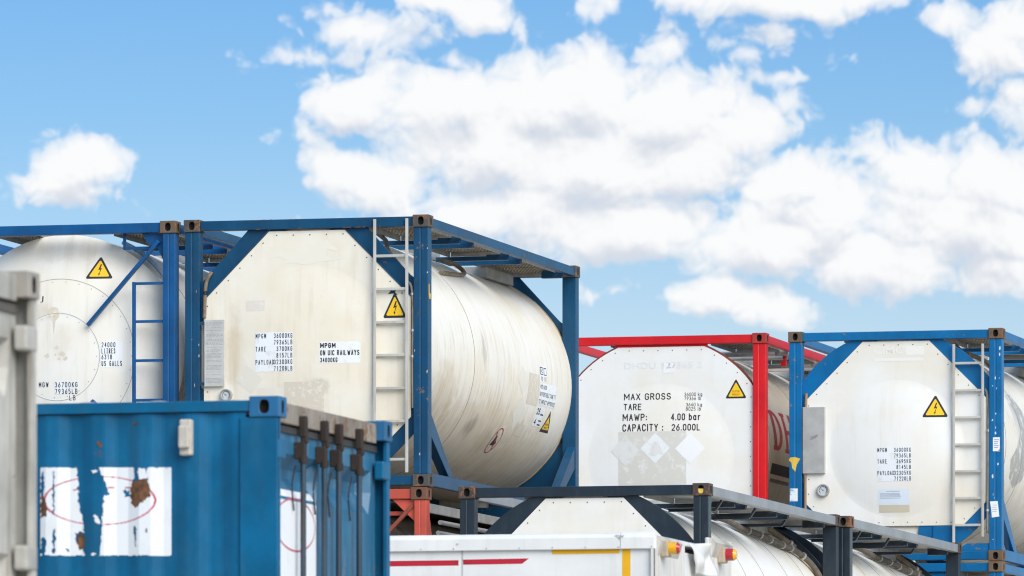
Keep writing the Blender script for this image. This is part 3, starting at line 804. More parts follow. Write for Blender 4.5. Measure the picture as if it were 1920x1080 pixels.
    hose(root, [on_barrel(2.9, 28, .05), on_barrel(3.25, 31, .06), on_barrel(3.3, 36, .035), on_barrel(2.9, 39, .02), on_barrel(2.0, 43, .02)], .022, HOSE)
    # flank markings
    mpb = barrel_map(0, 90)
    gp = sheet('old_glue', (.66, .59, .48), (.78, .74, .66), .95, 22)
    def B(deg): return (90 - deg) * math.pi / 180 * BR
    d = Decal(); d.poly([(3.86, B(86)), (4.14, B(93)), (3.92, B(100.5)), (3.66, B(93))], 0); d.build('glue_patch', [gl], mpb, br)
    d = Decal(); d.poly([(3.95, B(100.5)), (4.16, B(108)), (3.95, B(119)), (3.74, B(110))], 0); d.build('glue_patch', [gl], mpb, br)
    d = Decal(); d.rect(4.12, 4.56, B(104), B(88.5), 0); d.build('glue_patch', [ghost], mpb, br)
    d = Decal(); d.rect(4.15, 4.4, B(121), B(114.5), 0); d.build('glue_patch', [ghost], mpb, br)
    d = Decal(); d.rect(4.56, 4.86, B(91.5), B(83.5), 0)
    for q in ((4.58, 4.70), (4.73, 4.84)): d.rect(q[0], q[1], B(88), B(84.2), 1, 1); d.rect(q[0] + .014, q[1] - .014, B(87.6), B(84.7), 0, 2)
    d.text('IC', 4.605, 4.68, B(87), B(85.3), 1, 3); d.text('70', 4.60, 4.69, B(91), B(89), 1, 1); d.rect(4.74, 4.84, B(91), B(88.7), 2, 1)
    d.build('code_plate', [FOIL, INKB, sheet('tan_foil', (.62, .55, .42))], mpb, br)
    d = Decal(); d.rect(4.58, 5.28, B(103), B(92), 0)
    d.letters('RID/ADR', 4.60, 4.86, B(95), B(92.9), 1, 1, .15, .25); d.letters('UN PORTABLE TANK T7', 4.60, 5.26, B(98.6), B(96.4), 1, 1, .15, .25); d.letters('TC IMPACT APPROVED', 4.60, 5.26, B(102.4), B(100.2), 1, 1, .15, .25)
    d.build('approval_label', [FOIL, INK], mpb, br)
    d = Decal(); d.rect(4.60, 4.94, B(114), B(104), 0); d.letters('25', 4.63, 4.76, B(108), B(104.6), 1, 1, .2, .25); d.letters('4', 4.64, 4.72, B(113.2), B(110), 1, 1, .2, .25)
    for q in (107.6, 110.8, 112.9): d.rect(4.79, 4.91, B(q + .35), B(q - .35), 1, 1)
    d.build('approval_label', [FOIL, INKB], mpb, br)
    d = Decal(); y0, y1 = 4.99, 5.35; h0, h1 = B(116), B(104.5)
    d.poly([(y0, h0), (y1, h0), ((y0 + y1) / 2, h1)], 0, 0); e = .045; d.poly([(y0 + e * 1.3, h0 + e * .7), (y1 - e * 1.3, h0 + e * .7), ((y0 + y1) / 2, h1 - e * 1.3)], 1, 1)
    d.text('SUPER', y0 + .12, y1 - .12, h0 + .075, h0 + .10, 0, 2); d.text('HEAVY', y0 + .11, y1 - .11, h0 + .04, h0 + .065, 0, 2)
    d.build('warning_sign', [INKB, YEL], mpb, br)
    d = Decal(); cy, cb = 3.60, B(126.3); red = plain('sign_red', (.45, .03, .06), .6)
    d.ring(cy, cb, .155, .155, .014, 0, 1)
    d.poly([(cy - .105, cb + .10), (cy - .095, cb + .11), (cy + .105, cb - .10), (cy + .095, cb - .11)], 0, 2)
    d.poly([(cy - .09, cb - .05), (cy + .07, cb - .05), (cy + .08, cb - .015), (cy + .02, cb + .01), (cy - .01, cb + .06), (cy - .06, cb + .065), (cy - .06, cb + .0)], 1, 1)
    d.build('no_step_sign', [red, INKB], mpb, br)
    # chipped yellow mark on the post and reflector at the rear
    d = Decal(); d.poly([(.03, 1.93), (.06, 1.935), (.065, 1.85), (.11, 1.84), (.10, 1.79), (.045, 1.79), (.03, 1.83)], 0)
    d.build('paint_mark', [plain('old_yellow', (.72, .47, .06), .6)], lambda a, bb, lift: (W - .010 + lift, a, bb), root)
    random.seed(31); ch = plain('chip_pale', (.55, .50, .42), .7); rs = plain('chip_rust', (.12, .06, .03), .85)
    for k in range(26):
        x = random.choice((random.uniform(.02, .15), random.uniform(2.29, 2.42), random.uniform(2.29, 2.42))); z = random.uniform(.2, 2.4); a_, c_ = random.uniform(.003, .010), random.uniform(.008, .05)
        if random.random() < .5: x = .158 - .012 * random.random() if x < 1 else 2.428 - a_
        d = Decal(); d.poly([(x, z), (x + a_, z + c_ * .3), (x + a_ * .7, z + c_), (x - a_ * .3, z + c_ * .6)], 0)
        if .16 < x + a_ < 2.0: continue
        d.build('paint_chip', [ch if random.random() < .4 else rs], lambda a, bb, l: (a, .014 - l, bb), root)
    for k in range(14):
        x = random.uniform(.3, 2.1); z = H - random.choice((.016, .104)) - random.uniform(0, .004); a_ = random.uniform(.01, .06)
        d = Decal(); d.poly([(x, z - .004), (x + a_, z - .005), (x + a_ * .8, z + .004), (x + a_ * .2, z + .003)], 0)
        d.build('paint_chip', [rs], lambda a, bb, l: (a, .020 - l, bb), root)
    return root
tank_main()

# ------------------------------------------------------------------ blue framed tank on the right, with a copy underneath
R0 = (3.09, 82.484, 6.304)
def tank_right():
    root = empty('tank_container', place(R0), -TH, 'white tank in bright blue frame with white stickers on its posts and flat grey box', 'tank container', GRP)
    fm = paint('mid_blue_paint', (.002, .125, .32), .36, .16, .25, (.03, .10, .2), .30, (.15, .08, .04), .7, fade=.3, fade_col=(.02, .16, .34), spec=.3)
    cm = paint('casting_worn_brown', (.14, .095, .06), .65, .35, .2, None, .7, (.10, .05, .025), .8)
    frame(root, fm, cm); gussets(root, fm, 'disc'); rear_panel(root)
    pm = cladding('white_cladding', (.835, .822, .79), (.62, .54, .42), .25, stains=((.45, 0, .75, .22, 9, .22, .22, (.70, .62, .48)), (1.1, 0, 2.3, .7, 9, .10, .22, (.70, .68, .62)), (2.1, 0, .7, .2, 9, .3, .2, (.68, .60, .47))))
    pnl, mp = end_panel(root, pm, OCT, 1.235, 1.265, .765, .068)
    br = barrel(root, cladding('white_barrel', (.82, .795, .74), (.42, .34, .23), .5, True, stains=((2.2, 1.5, .55, .9, 1.4, .45, .5, (.55, .46, .33)), (2.3, 1.5, 1.7, .5, .5, .5, .6, (.42, .41, .38)))), (.5, 1.5, 4.2, 5.5), plain('seam_blue_grey', (.16, .19, .24), .6))
    walkway(root, fm, grating('brown_grating', (.40, .33, .24)), ALUD)
    ux = lambda u: (u - 1475.9) / 405.6 * W
    vz = lambda v, u: H - (v - (623.4 - .0222 * (u - 1475.9))) / 168
    ladder(root, ux(1789.9), ux(1844.3), vz(645, 1817), .17, .27, [vz(v, 1817) for v in (680.7, 731.6, 782, 832.7, 883, 933, 983.5)])
    triangle_sign(pnl, mp, ux(1754), vz(781, 1754), vz(741.5, 1754), ux(1777) - ux(1731))
    weight_label(pnl, mp, ux(1645.5), ux(1710), vz(838.5, 1678), vz(903, 1678), [('MPGM', '36000KG'), ('', '79365LB'), ('TARE', '3695KG'), ('', '8145LB'), ('PAYLOAD', '32305KG'), ('', '71220LB')])
    d = Decal(); d.rect(ux(1646.5), ux(1705), vz(947, 1676), vz(918, 1676), 0); d.rect(ux(1647.5), ux(1705), vz(961, 1676), vz(947.5, 1676), 1)
    random.seed(5)
    d.rect(ux(1662), ux(1688), vz(922, 1676), vz(921.2, 1676), 2, 1)
    for i, v in enumerate((925.5, 927.5, 929.5, 931.5, 934)):
        d.rect(ux(1650), ux(1690 + random.uniform(-8, 0)), vz(v + .7, 1676), vz(v, 1676), 2, 1)
    d.build('notice_sheet', [sheet('bluish_foil', (.70, .77, .86), (.8, .82, .85), .4), sheet('tan_foil', (.62, .55, .42)), plain('ink_grey', (.25, .29, .36), .6)], mp, pnl)
    fa = sheet('faded_lettering', (.825, .80, .735), (.83, .81, .765), .8, 18)
    d = Decal(); d.text('CIMC', ux(1637), ux(1693), vz(664, 1665), vz(649, 1665), 0, 0, bold=True)
    d.build('faded_lettering', [fa], mp, pnl)
    for q in ((1697, 1732, 665, 648), (1638, 1731, 676, 670)):
        d = Decal(); d.rect(ux(q[0]), ux(q[1]), vz(q[2], q[1]), vz(q[3], q[1]), 0); d.build('faded_bar', [fa], mp, pnl)
    b = MB(); b.box(.165, .42, .005, .049, vz(889.5, 1525), vz(764.5, 1525)); pl = b.build('document_box', plain('box_grey', (.46, .45, .43), .5, .3, .12, 5), root, bevel=.005)
    d = Decal(); x, z = ux(1525.5), vz(822, 1525); d.poly([(x - .045, z - .03), (x + .035, z + .005), (x + .045, z + .035), (x - .035, z + .01)], 0)
    d.build('sticker', [plain('worn_grey', (.25, .25, .24), .6)], lambda a, bb, l: (a, .005 - l, bb), pl)
    gauge(root, ux(1541.7), vz(921, 1541), .05, .072)
    hose(root, [(.20, .04, 1.9), (.19, .035, 1.4), (.19, .035, .8), (.188, .035, .35)], .016, plain('conduit_rust', (.30, .19, .11), .7))
    hose(root, [(2.2, .10, 1.95), (2.262, .05, 1.8), (2.268, .035, 1.2), (2.262, .035, .5), (2.26, .04, .3)], .016, CONDUIT, clamps=(.4, .7))
    hose(root, [on_barrel(.3, 24, .04), on_barrel(.6, 17, .12), on_barrel(.7, 26, .08), on_barrel(.5, 34, .04), on_barrel(.2, 44, .02)], .026, HOSE)
    hose(root, [on_barrel(1.1, 30, .05), on_barrel(1.55, 36, .07), on_barrel(1.6, 42, .04), on_barrel(1.0, 47, .02)], .026, HOSE)
    # saddle feet, data plate and stub rails at the foot of the end frame
    for x in (.58, 1.64):
        b = MB(); b.box(x, x + .22, .05, .30, .112, .398); b.build('saddle_foot', fm, root, bevel=.004)
    b = MB(); b.box(.80, 1.64, .14, .28, .14, .40); b.build('saddle_beam', plain('steel_grey', (.22, .22, .22), .5, .3), root, bevel=.004)
    d = Decal(); x0, x1, z0, z1 = ux(1713), ux(1747), vz(1010, 1730), vz(992.5, 1730)
    d.rect(x0, x1, z0, z1, 0); d.ring((x0 + x1) / 2, (z0 + z1) / 2, .04, .03, .004, 1, 1); d.ring((x0 + x1) / 2 + .02, (z0 + z1) / 2, .02, .03, .003, 1, 1)
    for k in range(4): d.rect(x0 + .01, x0 + .05, z1 - .018 - k * .02, z1 - .014 - k * .02, 1, 1)
    d.build('data_plate', [ALU, INKB], lambda a, bb, l: (a, .137 - l, bb), root)
    for sx in (0, 1):
        X = lambda x: W - x if sx else x
        pl = [(.16, .112), (.16, .20), (.40, .20), (.56, .115)]
        b = MB(); b.prism_y([(X(x), z) for x, z in pl], .03, .05); b.build('end_bracket', fm, root, bevel=.003)
    # worn stickers on the posts
    wf = sheet('torn_paper', (.80, .82, .84), (.1, .25, .45), .8, 26)
    mf = lambda a, bb, l: (a, .014 - l, bb)
    d = Decal(); d.rect(ux(1479), ux(1494), vz(942, 1486), vz(918, 1486), 0); d.build('sticker', [wf], mf, root)
    d = Decal(); d.rect(ux(1863), ux(1876), vz(845, 1870), vz(819, 1870), 0)
    for k in range(5): d.rect(ux(1865), ux(1874 - (k % 3)), vz(824 + 3.6 * k, 1870), vz(823 + 3.6 * k, 1870), 1, 1)
    d.build('sticker', [FOIL, plain('ink_blue', (.12, .22, .5), .6)], mf, root)
    d = Decal(); d.poly([(ux(1857.5), vz(939, 1860)), (ux(1872), vz(938, 1870)), (ux(1875), vz(967, 1870)), (ux(1861), vz(969, 1862)), (ux(1860), vz(955, 1860))], 0)
    for k in range(4): d.rect(ux(1862), ux(1871 - (k % 2)), vz(946 + 4 * k, 1870), vz(945.3 + 4 * k, 1870), 1, 1)
    d.build('sticker', [FOIL, plain('ink_grey', (.25, .29, .36), .6)], mf, root)
    d = Decal(); x, z = ux(1487), vz(868, 1487)
    d.poly([(x - .045, z + .05), (x + .01, z + .055), (x + .07, z + .035), (x + .05, z - .0), (x + .03, z - .03), (x + .015, z - .11), (x - .02, z - .07), (x - .03, z - .01), (x - .06, z + .02)], 0)
    d.build('paint_mark', [plain('old_yellow', (.72, .47, .06), .6)], mf, root)
    random.seed(11); wh = plain('chip_white', (.62, .66, .7), .6)
    for k in range(16):
        x, z = random.uniform(2.31, 2.40), random.uniform(.2, 2.35); a, c = random.uniform(.004, .016), random.uniform(.01, .07)
        d = Decal(); d.poly([(x, z), (x + a, z + c * .3), (x + a * .7, z + c), (x - a * .3, z + c * .6)], 0)
        d.build('paint_chip', [wh], mf, root)
    # grey scuffed map shape on the flank
    def B(deg): return (90 - deg) * math.pi / 180 * BR
    sm = sheet('grey_scuff', (.40, .39, .36), (.74, .73, .70), 1.0, 9)
    d = Decal(); d.poly([(1.25, B(60)), (1.65, B(58)), (2.0, B(68)), (2.1, B(82)), (1.9, B(95)), (1.75, B(108)), (1.4, B(113)), (1.0, B(108)), (.85, B(98)), (1.2, B(90)), (1.5, B(80)), (1.4, B(70))], 0)
    d.build('scuffed_patch', [sm], barrel_map(0, 90), br)
    return root
tr = tank_right()
t2 = inherit_copy(tr); t2.location = (t2.location.x, t2.location.y, t2.location.z - H - .004)
t2['label'] = 'blue framed tank container, only its top rail showing, under the one with post stickers'

# ------------------------------------------------------------------ red framed tank behind
D0 = (.485, 83.15, 6.30)
def tank_red():
    root = empty('tank_container', place(D0), -TH, 'white tank in a bright red frame reading MAX GROSS, behind the dark navy framed tank', 'tank container', GRP)
    fm = paint('red_paint', (.64, .004, .008), .42, .10, .10, (.4, .01, .012), .0, edge=.0, fade=.12, fade_col=(.62, .05, .05))
    cm = paint('casting_red', (.42, .03, .022), .6, .25, .3, (.2, .03, .02), .35, (.14, .07, .04), .6)
    frame(root, fm, cm)
    pm = cladding('grey_white_cladding', (.845, .845, .835), (.66, .62, .55), .16)
    Rr = 1.285; c = (BX, 1.27)
    a1 = math.degrees(math.asin((H - .135 - c[1]) / Rr)); a0 = math.degrees(math.acos((W - .15 - c[0]) / Rr)); a2 = math.degrees(math.asin((c[1] - .30) / Rr))
    out = arc_pts(c[0], c[1], Rr, a0, a1, 9) + arc_pts(c[0], c[1], Rr, 180 - a1, 180 - a0, 9) + arc_pts(c[0], c[1], Rr, 180 + a0, 180 + a2, 6) + arc_pts(c[0], c[1], Rr, 360 - a2, 360 - a0, 6)
    pnl, mp = end_panel(root, pm, out, c[0], 1.20, .84, .05)
    rimm = paint('rim_brown_red', (.20, .035, .022), .6, .2, .3, (.1, .04, .03), bump=0)
    b = MB(); b.box(1.0, W - 1.0, .066, .09, H - .25, H - .108); b.build('top_plate', fm, root)
    # rim ring of the tank skirt, front and rear, with fillets into the frame
    for sy in (0, 1):
        Y = lambda y: L - y if sy else y
        for sx in (0, 1):
            X = lambda x: W - x if sx else x
            po = arc_pts(c[0], c[1], Rr + .020, 180 - a1, 180 - a0 * .9, 10); pi_ = arc_pts(c[0], c[1], Rr - .10, 180 - a1, 180 - a0 * .9, 10)
            poly = [(X(min(1.0, max(.16, x))), z) for x, z in po + pi_[::-1]]
            ys = sorted((Y(.064), Y(.11))); b = MB(); b.prism_y(poly, ys[0], ys[1]); b.build('skirt_rim', rimm, root)
            poly = [(X(x), z) for x, z in [(.69, H - .108), (1.0, H - .108), (1.0, H - .25), (.64, H - .25), (.64, H - .19), (.685, H - .155)]]
            b = MB(); b.prism_y(poly, ys[0] - .002, ys[1] - .02); b.build('gusset', fm, root, bevel=.003)
            poly = [(X(x), z) for x, z in [(.155, .98), (.155, .40), (.45, .112), (1.0, .112), (.95, .4), (.3, .9)]]
            b = MB(); b.prism_y(poly, ys[0], ys[1] - .02); b.build('gusset', fm, root, bevel=.003)
    br = barrel(root, cladding('beige_barrel', (.70, .62, .50), (.38, .31, .22), .45, True), (.45, 2.4, 4.4))
    walkway(root, ALUD, grating('grey_grating', (.46, .42, .35)), ALU)
    for y in (.9, 1.6, 2.9):
        b = MB(); b.tube([(W - .98, y, H - .17), (W - .10, y, H - .17)], .024); b.build('cross_tube', ALU, root, smooth=True)
    b = MB(); b.box(W - .13, W - .10, 1.5, 1.56, H - .27, H - .09); b.box(W - .16, W - .13, 1.5, 1.56, H - .27, H - .22); b.build('rail_hook', fm, root)
    ux = lambda u: (u - 1040.6) / 395.4 * W
    vz = lambda v, u: H - (v - (634 - .0226 * (u - 1040.6))) / 167
    def tx(s, r, **k):  # box given in enlarged-crop pixels
        a0_, b1_, a1_, b0_ = 1060 + r[0] / 3, 600 + r[1] / 3, 1060 + r[2] / 3, 600 + r[3] / 3
        d = Decal(); d.letters(s, ux(a0_), ux(a1_), vz(b0_, (a0_ + a1_) / 2), vz(b1_, (a0_ + a1_) / 2), 0, 0, k.get('bold', .12), .22); d.build('painted_lettering', [INKB], mp, pnl)
    tx('MAX GROSS', (326, 418, 592, 456), bold=.15); tx('36000 kg', (666, 412, 766, 433)); tx('79366 lb', (666, 435, 760, 456))
    tx('TARE', (325, 478, 428, 515), bold=.15); tx('3640 kg', (676, 470, 766, 491)); tx('8025 lb', (676, 494, 760, 515))
    tx('MAWP:', (320, 535, 460, 575), bold=.15); tx('4.00 bar', (594, 530, 761, 570), bold=.15); tx('CAPACITY :', (320, 592, 552, 634), bold=.15); tx('26.000L', (598, 590, 758, 628), bold=.15)
    X3 = lambda x: ux(1060 + x / 3); Z3 = lambda z, x: vz(600 + z / 3, 1060 + x / 3)
    d = Decal(); d.text('DHDU 127365 2', X3(328), X3(765), Z3(278, 540), Z3(240, 540), 0, bold=True)
    d.build('faded_lettering', [sheet('faded_grey', (.775, .775, .77), (.8, .8, .795), .7, 18), sheet('faded_white', (.84, .84, .83), (.82, .82, .81), .3)], mp, pnl)
    d = Decal(); d.rect(X3(545), X3(610), Z3(302, 580), Z3(245, 580), 0, 1); d.build('faded_patch', [sheet('faded_white', (.84, .84, .83), (.82, .82, .81), .3)], mp, pnl)
    bg_ = sheet('scraped_backing', (.66, .635, .575), (.78, .77, .73), .95, 11); wd = sheet('scraped_white', (.80, .81, .82), (.70, .68, .63), .7, 16); gd = sheet('scraped_grey', (.74, .73, .70), (.66, .64, .6), .8, 14); pd = sheet('pale_square', (.845, .848, .845), (.82, .82, .81), .3)
    d = Decal(); d.rect(X3(298), X3(680), Z3(935, 490), Z3(634, 490), 0, 0); d.build('placard_backing', [bg_], mp, pnl)
    for (cx_, cy_, rr, mt) in ((507, 728, 84, wd), (337, 745, 82, gd), (702, 728, 84, pd)):
        d = Decal(); d.poly([(X3(cx_ - rr), Z3(cy_, cx_)), (X3(cx_), Z3(cy_ + rr * 1.03, cx_)), (X3(cx_ + rr), Z3(cy_, cx_)), (X3(cx_), Z3(cy_ - rr * 1.03, cx_))], 0, 1); d.build('placard', [mt], mp, pnl)
    d = Decal(); d.poly([(X3(470), Z3(765, 470)), (X3(500), Z3(690, 500)), (X3(520), Z3(690, 520)), (X3(555), Z3(765, 550)), (X3(520), Z3(758, 520)), (X3(500), Z3(775, 500))], 0, 2); d.build('placard_scrape', [gd], mp, pnl)
    triangle_sign(pnl, mp, X3(954.5), Z3(441, 950), Z3(338, 950), X3(1010) - X3(899), 'words')
    # flank: red letters, black panel, small line
    def B(deg): return (90 - deg) * math.pi / 180 * BR
    mpb = barrel_map(0, 90); d = Decal()
    def slab_D(a0, a1, b0, b1, s):
        d.rect(a0, a0 + s, b0, b1, 0, 0); d.rect(a0 - s * .3, a0, b0, b0 + .05, 0, 0); d.rect(a0 - s * .3, a0, b1 - .05, b1, 0, 0)
        n = 14; vs = []; fs = []
        for k in range(n + 1):
            t = -math.pi / 2 + math.pi * k / n; cy = (b0 + b1) / 2
            vs += [(a0 + s + (a1 - a0 - s) * math.cos(t), cy + (b1 - b0) / 2 * math.sin(t)), (a0 + s + (a1 - a0 - 2 * s) * max(0, math.cos(t)), cy + ((b1 - b0) / 2 - .05) * math.sin(t))]
        for k in range(n): fs.append((2 * k, 2 * k + 2, 2 * k + 3, 2 * k + 1))
        d.items.append((vs, fs, 0, 0))
    slab_D(.70, 1.18, B(91), B(68), .15)
    d.rect(1.32, 1.45, B(91), B(68), 0); d.rect(1.26, 1.51, B(91), B(89), 0, 1); d.rect(1.26, 1.51, B(70), B(68), 0, 1); d.rect(1.45, 1.7, B(80.5), B(78), 0); d.rect(1.7, 1.83, B(91), B(68), 0)
    d.build('red_lettering', [sheet('faded_red_ink', (.44, .02, .016), (.5, .14, .1), .3)], mpb, br)
    d = Decal(); d.rect(.62, 1.9, B(104.5), B(98.5), 0); d.build('black_panel', [plain('ink_black', (.018, .018, .02), .6)], mpb, br)
    d = Decal(); random.seed(21); y = .70
    while y < 1.7:
        w_ = random.uniform(.03, .06); d.rect(y, y + w_, B(109), B(106.9), 0); y += w_ + .014
    d.build('illegible_line', [plain('ink_faded', (.16, .13, .10), .6)], mpb, br)
    return root
tank_red()

# ------------------------------------------------------------------ dark navy framed tanks, second level, two in line
K0 = (-.509, 69.89, 3.875)
def tank_navy():
    root = empty('tank_container', place(K0), -TH, 'white tank in dark navy frame behind the trailer, yellow plug in its corner', 'tank container', GRP)
    fm = paint('dark_navy_paint', (.012, .022, .034), .30, .15, .18, (.05, .06, .07), .12, (.12, .08, .05), .25, fade=.2, fade_col=(.06, .075, .09))
    cm = paint('casting_worn_navy', (.07, .05, .04), .6, .35, .2, None, .8, (.12, .055, .025), .9)
    frame(root, fm, cm); gussets(root, fm, 'disc'); rear_panel(root)
    sheen_grey = paint('sky_sheen_rail', (.27, .285, .30), .4, .12, .35, (.18, .19, .2), .06, (.14, .08, .05), .3, bump=0)  # pale grey stands in for grazing sky sheen on the navy side rails
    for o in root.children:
        if o.name.startswith('side_rail'): o.data.materials[0] = sheen_grey
    pm = cladding('white_cladding', (.835, .822, .79), (.62, .54, .42), .25, stains=((.45, 0, .75, .22, 9, .22, .22, (.70, .62, .48)), (1.1, 0, 2.3, .7, 9, .10, .22, (.70, .68, .62)), (2.1, 0, .7, .2, 9, .3, .2, (.68, .60, .47))))
    pnl, mp = end_panel(root, pm, OCT, BX, 1.27, .80, .05)
    br = barrel(root, cladding('bright_barrel', (.83, .815, .775), (.6, .52, .4), .3, True), (.6, 1.4, 2.3, 3.2, 4.4, 5.3))
    walkway(root, fm, plain('alu_plate', (.55, .54, .52), .45, .4, .1, 4), ALU, True)
    for y in (1.0, 2.5, 4.0):
        b = MB(); b.bar((W - .62, y, H - .20), (W - .16, y, H - .20), .05, .03); b.bar((W - .16, y, H - .2), (W - .10, y, H - .11), .05, .02); b.build('grab_bracket', fm, root)
    hose(root, [on_barrel(2.9, 22, .03), on_barrel(3.6, 26, .06), on_barrel(3.94, 33, .05), on_barrel(4.4, 35.5, .05), on_barrel(4.76, 39, .05), on_barrel(5.2, 42, .05), on_barrel(5.6, 44, .05), on_barrel(5.85, 52, .05), on_barrel(5.95, 62, .04)], .030, plain('lagging', (.12, .10, .08), .8, 0, .25, 20), clamps=(.3, .4, .5, .6, .7, .8))
    hose(root, [on_barrel(4.9, 22, .04), on_barrel(5.4, 27, .08), on_barrel(5.6, 36, .06), on_barrel(5.7, 42, .06)], .030, HOSE, clamps=(.15, .8))
    return root
tk = tank_navy()
tk2 = inherit_copy(tk); p = shift(K0, .075, 6.058 + .16); tk2.location = place(p)
tk2['label'] = 'dark navy framed tank end to end behind the one with the yellow plug'
b = MB(); b.box(W - .115, W - .055, .012, .05, H - .097, H - .052)
b.box(W - .108, W - .062, .008, .012, H - .10, H - .062)
b.build('plug', plain('plug_yellow', (.75, .5, .08), .6, 0, .3, 40), tk, bevel=.006)

# ------------------------------------------------------------------ open beam tanks: blue one at left, orange one below the big tank
def dished_head(root, mat, bulge=.26, rivets=True, rr=1.20):
    b = MB(); N = 72; M_ = 16; vs = [(BX, .08, BZ - .03)]; fs = []
    zc = BZ - .03
    for i in range(1, M_ + 1):
        f = i / M_; r = rr * math.sin(f * math.pi / 2) if False else rr * f
        dep = bulge * (1 - math.sqrt(max(0, 1 - (f * .93) ** 2))) / (1 - math.sqrt(1 - .93 ** 2))
        for j in range(N):
            t = 2 * math.pi * j / N; vs.append((BX + r * math.sin(t), .08 + dep, zc + r * math.cos(t)))
    for j in range(N): fs.append((0, 1 + j, 1 + (j + 1) % N))
    for i in range(M_ - 1):
        for j in range(N): fs.append((1 + i * N + j, 1 + (i + 1) * N + j, 1 + (i + 1) * N + (j + 1) % N, 1 + i * N + (j + 1) % N))
    b.add(vs, fs); o = b.build('tank_head', mat, root, smooth=True)
    def mp(a, bb, lift):
        f = math.hypot(a - BX, bb - zc) / rr
        return (a, .08 + bulge * (1 - math.sqrt(max(0, 1 - (f * .93) ** 2))) / (1 - math.sqrt(1 - .93 ** 2)) - lift, bb)
    sm = plain('seam_grey', (.42, .395, .35), .7)
    for r in (.425, .76):
        d = Decal(); d.ring(BX - .0, zc, r, r, .0055, 0, 0, 90); d.build('seam_ring', [sm], mp, o, lift=.002)
        k = int(r * 46) if rivets else 0
        for j in range(k):
            t = 2 * math.pi * j / k; q = r - .03; d = Decal()
            d.poly([(BX + q * math.cos(t) + .0055 * math.cos(s), zc + q * math.sin(t) + .0055 * math.sin(s)) for s in (0, 1.05, 2.1, 3.14, 4.2, 5.24)], 0)
            d.build('rivet', [sm], mp, o, lift=.003)
    return o, mp
L0 = shift(M0, -W - .072, -.02, -.005)
def tank_left():
    root = empty('tank_container', place(L0), -TH, 'blue framed tank with a bare rounded white head and a blue side ladder', 'tank container', GRP)
    fm = paint('royal_blue_paint', (.003, .08, .24), .38, .18, .25, (.03, .07, .12), .2, (.10, .055, .03), .7, fade=.3, fade_col=(.02, .11, .26), spec=.3)
    cm = paint('casting_worn_brown', (.14, .095, .06), .65, .35, .2, None, .7, (.10, .05, .025), .8)
    frame(root, fm, cm, post=.125)
    hd, mp = dished_head(root, cladding('head_white', (.835, .82, .78), (.5, .42, .32), .32, stains=((1.3, 0, 2.35, .5, 9, .14, .45, (.55, .47, .36)), (1.0, 0, 1.75, .25, 9, .10, .5, (.55, .48, .38)), (1.25, 0, 1.45, .12, 9, .2, .4, (.6, .5, .36)), (2.1, 0, 1.7, .12, 9, .5, .3, (.62, .54, .42)))))
    br = barrel(root, cladding('head_barrel', (.78, .76, .72), (.42, .34, .24), .5, True), (1.0, 2.2, 4.0), y0=.33)
    walkway(root, fm, grating('brown_grating', (.40, .33, .24)), ALUD)
    ux = lambda u: W - (330 - u + 8) / 462 * W
    vz = lambda v, u: H - (v - (415 + .0245 * (330 - u))) / 195.5
    d = Decal(); d.poly([(BX + .42 * math.cos(2 * math.pi * k / 72), BZ - .03 + .42 * math.sin(2 * math.pi * k / 72)) for k in range(72)], 0)
    d.build('head_plate', [sheet('head_plate_white', (.79, .815, .83), (.80, .79, .76), .6, 5)], mp, hd, maxe=.12, lift=.0008)
    for sx in (0, 1):
        X = lambda x: W - x if sx else x
        b = MB(); b.bar((X(.18), .035, H - .19), (X(.90), .055, H - .985), .035, .05, up=(0, 1, 0)); b.build('diagonal_brace', fm, root, bevel=.004)
        b = MB(); b.bar((X(.18), .035, .19), (X(.86), .055, .88), .035, .05, up=(0, 1, 0)); b.build('diagonal_brace', fm, root, bevel=.004)
        b = MB(); b.prism_y([(X(x), z) for x, z in [(.135, H - .118), (.36, H - .108), (.30, H - .22), (.20, H - .26), (.135, H - .40)]], .07, .085); b.build('gusset', fm, root, bevel=.003)
    # step ladder welded to the right post
    b = MB(); x = ux(256); b.box(x - .016, x + .016, .03, .065, .13, vz(530, 256)); ld = b.build('ladder', fm, root, bevel=.003)
    for v in (532.5, 604, 677.5, 752, 826):
        b = MB(); z = vz(v, 280); b.box(x + .016, W - .135, .03, .06, z - .013, z + .013); b.build('rung', fm, ld, bevel=.003)
    b = MB(); xa = ux(234); z0 = vz(465, 260)
    b.box(xa, W - .26, .10, .125, z0 - .014, z0 + .014); b.box(xa - .012, xa + .014, .10, .125, z0 - .014, H - .108); b.build('step_loop', fm, root, bevel=.003)
    triangle_sign(hd, mp, ux(181), vz(520.5, 181), vz(480, 181), ux(205) - ux(157))
    d = Decal(); d.rect(ux(189), ux(229.5), vz(689, 209), vz(641, 209), 0)
    for s, v0, v1, u1 in (('24000', 642.5, 652, 216), ('LITRES', 654, 664, 216), ('6318', 665.5, 675, 210), ('US GALLS', 677.5, 687.5, 228)):
        d.text(s, ux(190.5), ux(u1), vz(v1, 200), vz(v0, 200), 1, 1, mono=True)
    d.build('capacity_label', [FOIL, INK], mp, hd)
    d = Decal(); d.rect(ux(101), ux(146), vz(741, 120), vz(717, 120), 0)
    d.text('MGW', ux(71), ux(90), vz(728.5, 80), vz(719, 80), 1, 1, mono=True); d.text('36700KG', ux(102), ux(145.5), vz(728.5, 120), vz(718.5, 120), 1, 1, mono=True); d.text('79365LB', ux(102), ux(145), vz(741, 120), vz(731, 120), 1, 1, mono=True)
    d.build('weight_label', [FOIL, INK], mp, hd)
    d = Decal(); d.text('LB', ux(129), ux(141), vz(753, 120), vz(743.5, 120), 0, 0, mono=True); d.build('painted_lettering', [INK], mp, hd)
    d = Decal(); d.text('J', ux(72), ux(78), vz(568, 75), vz(556, 75), 0, 0); d.build('painted_lettering', [INK], mp, hd)
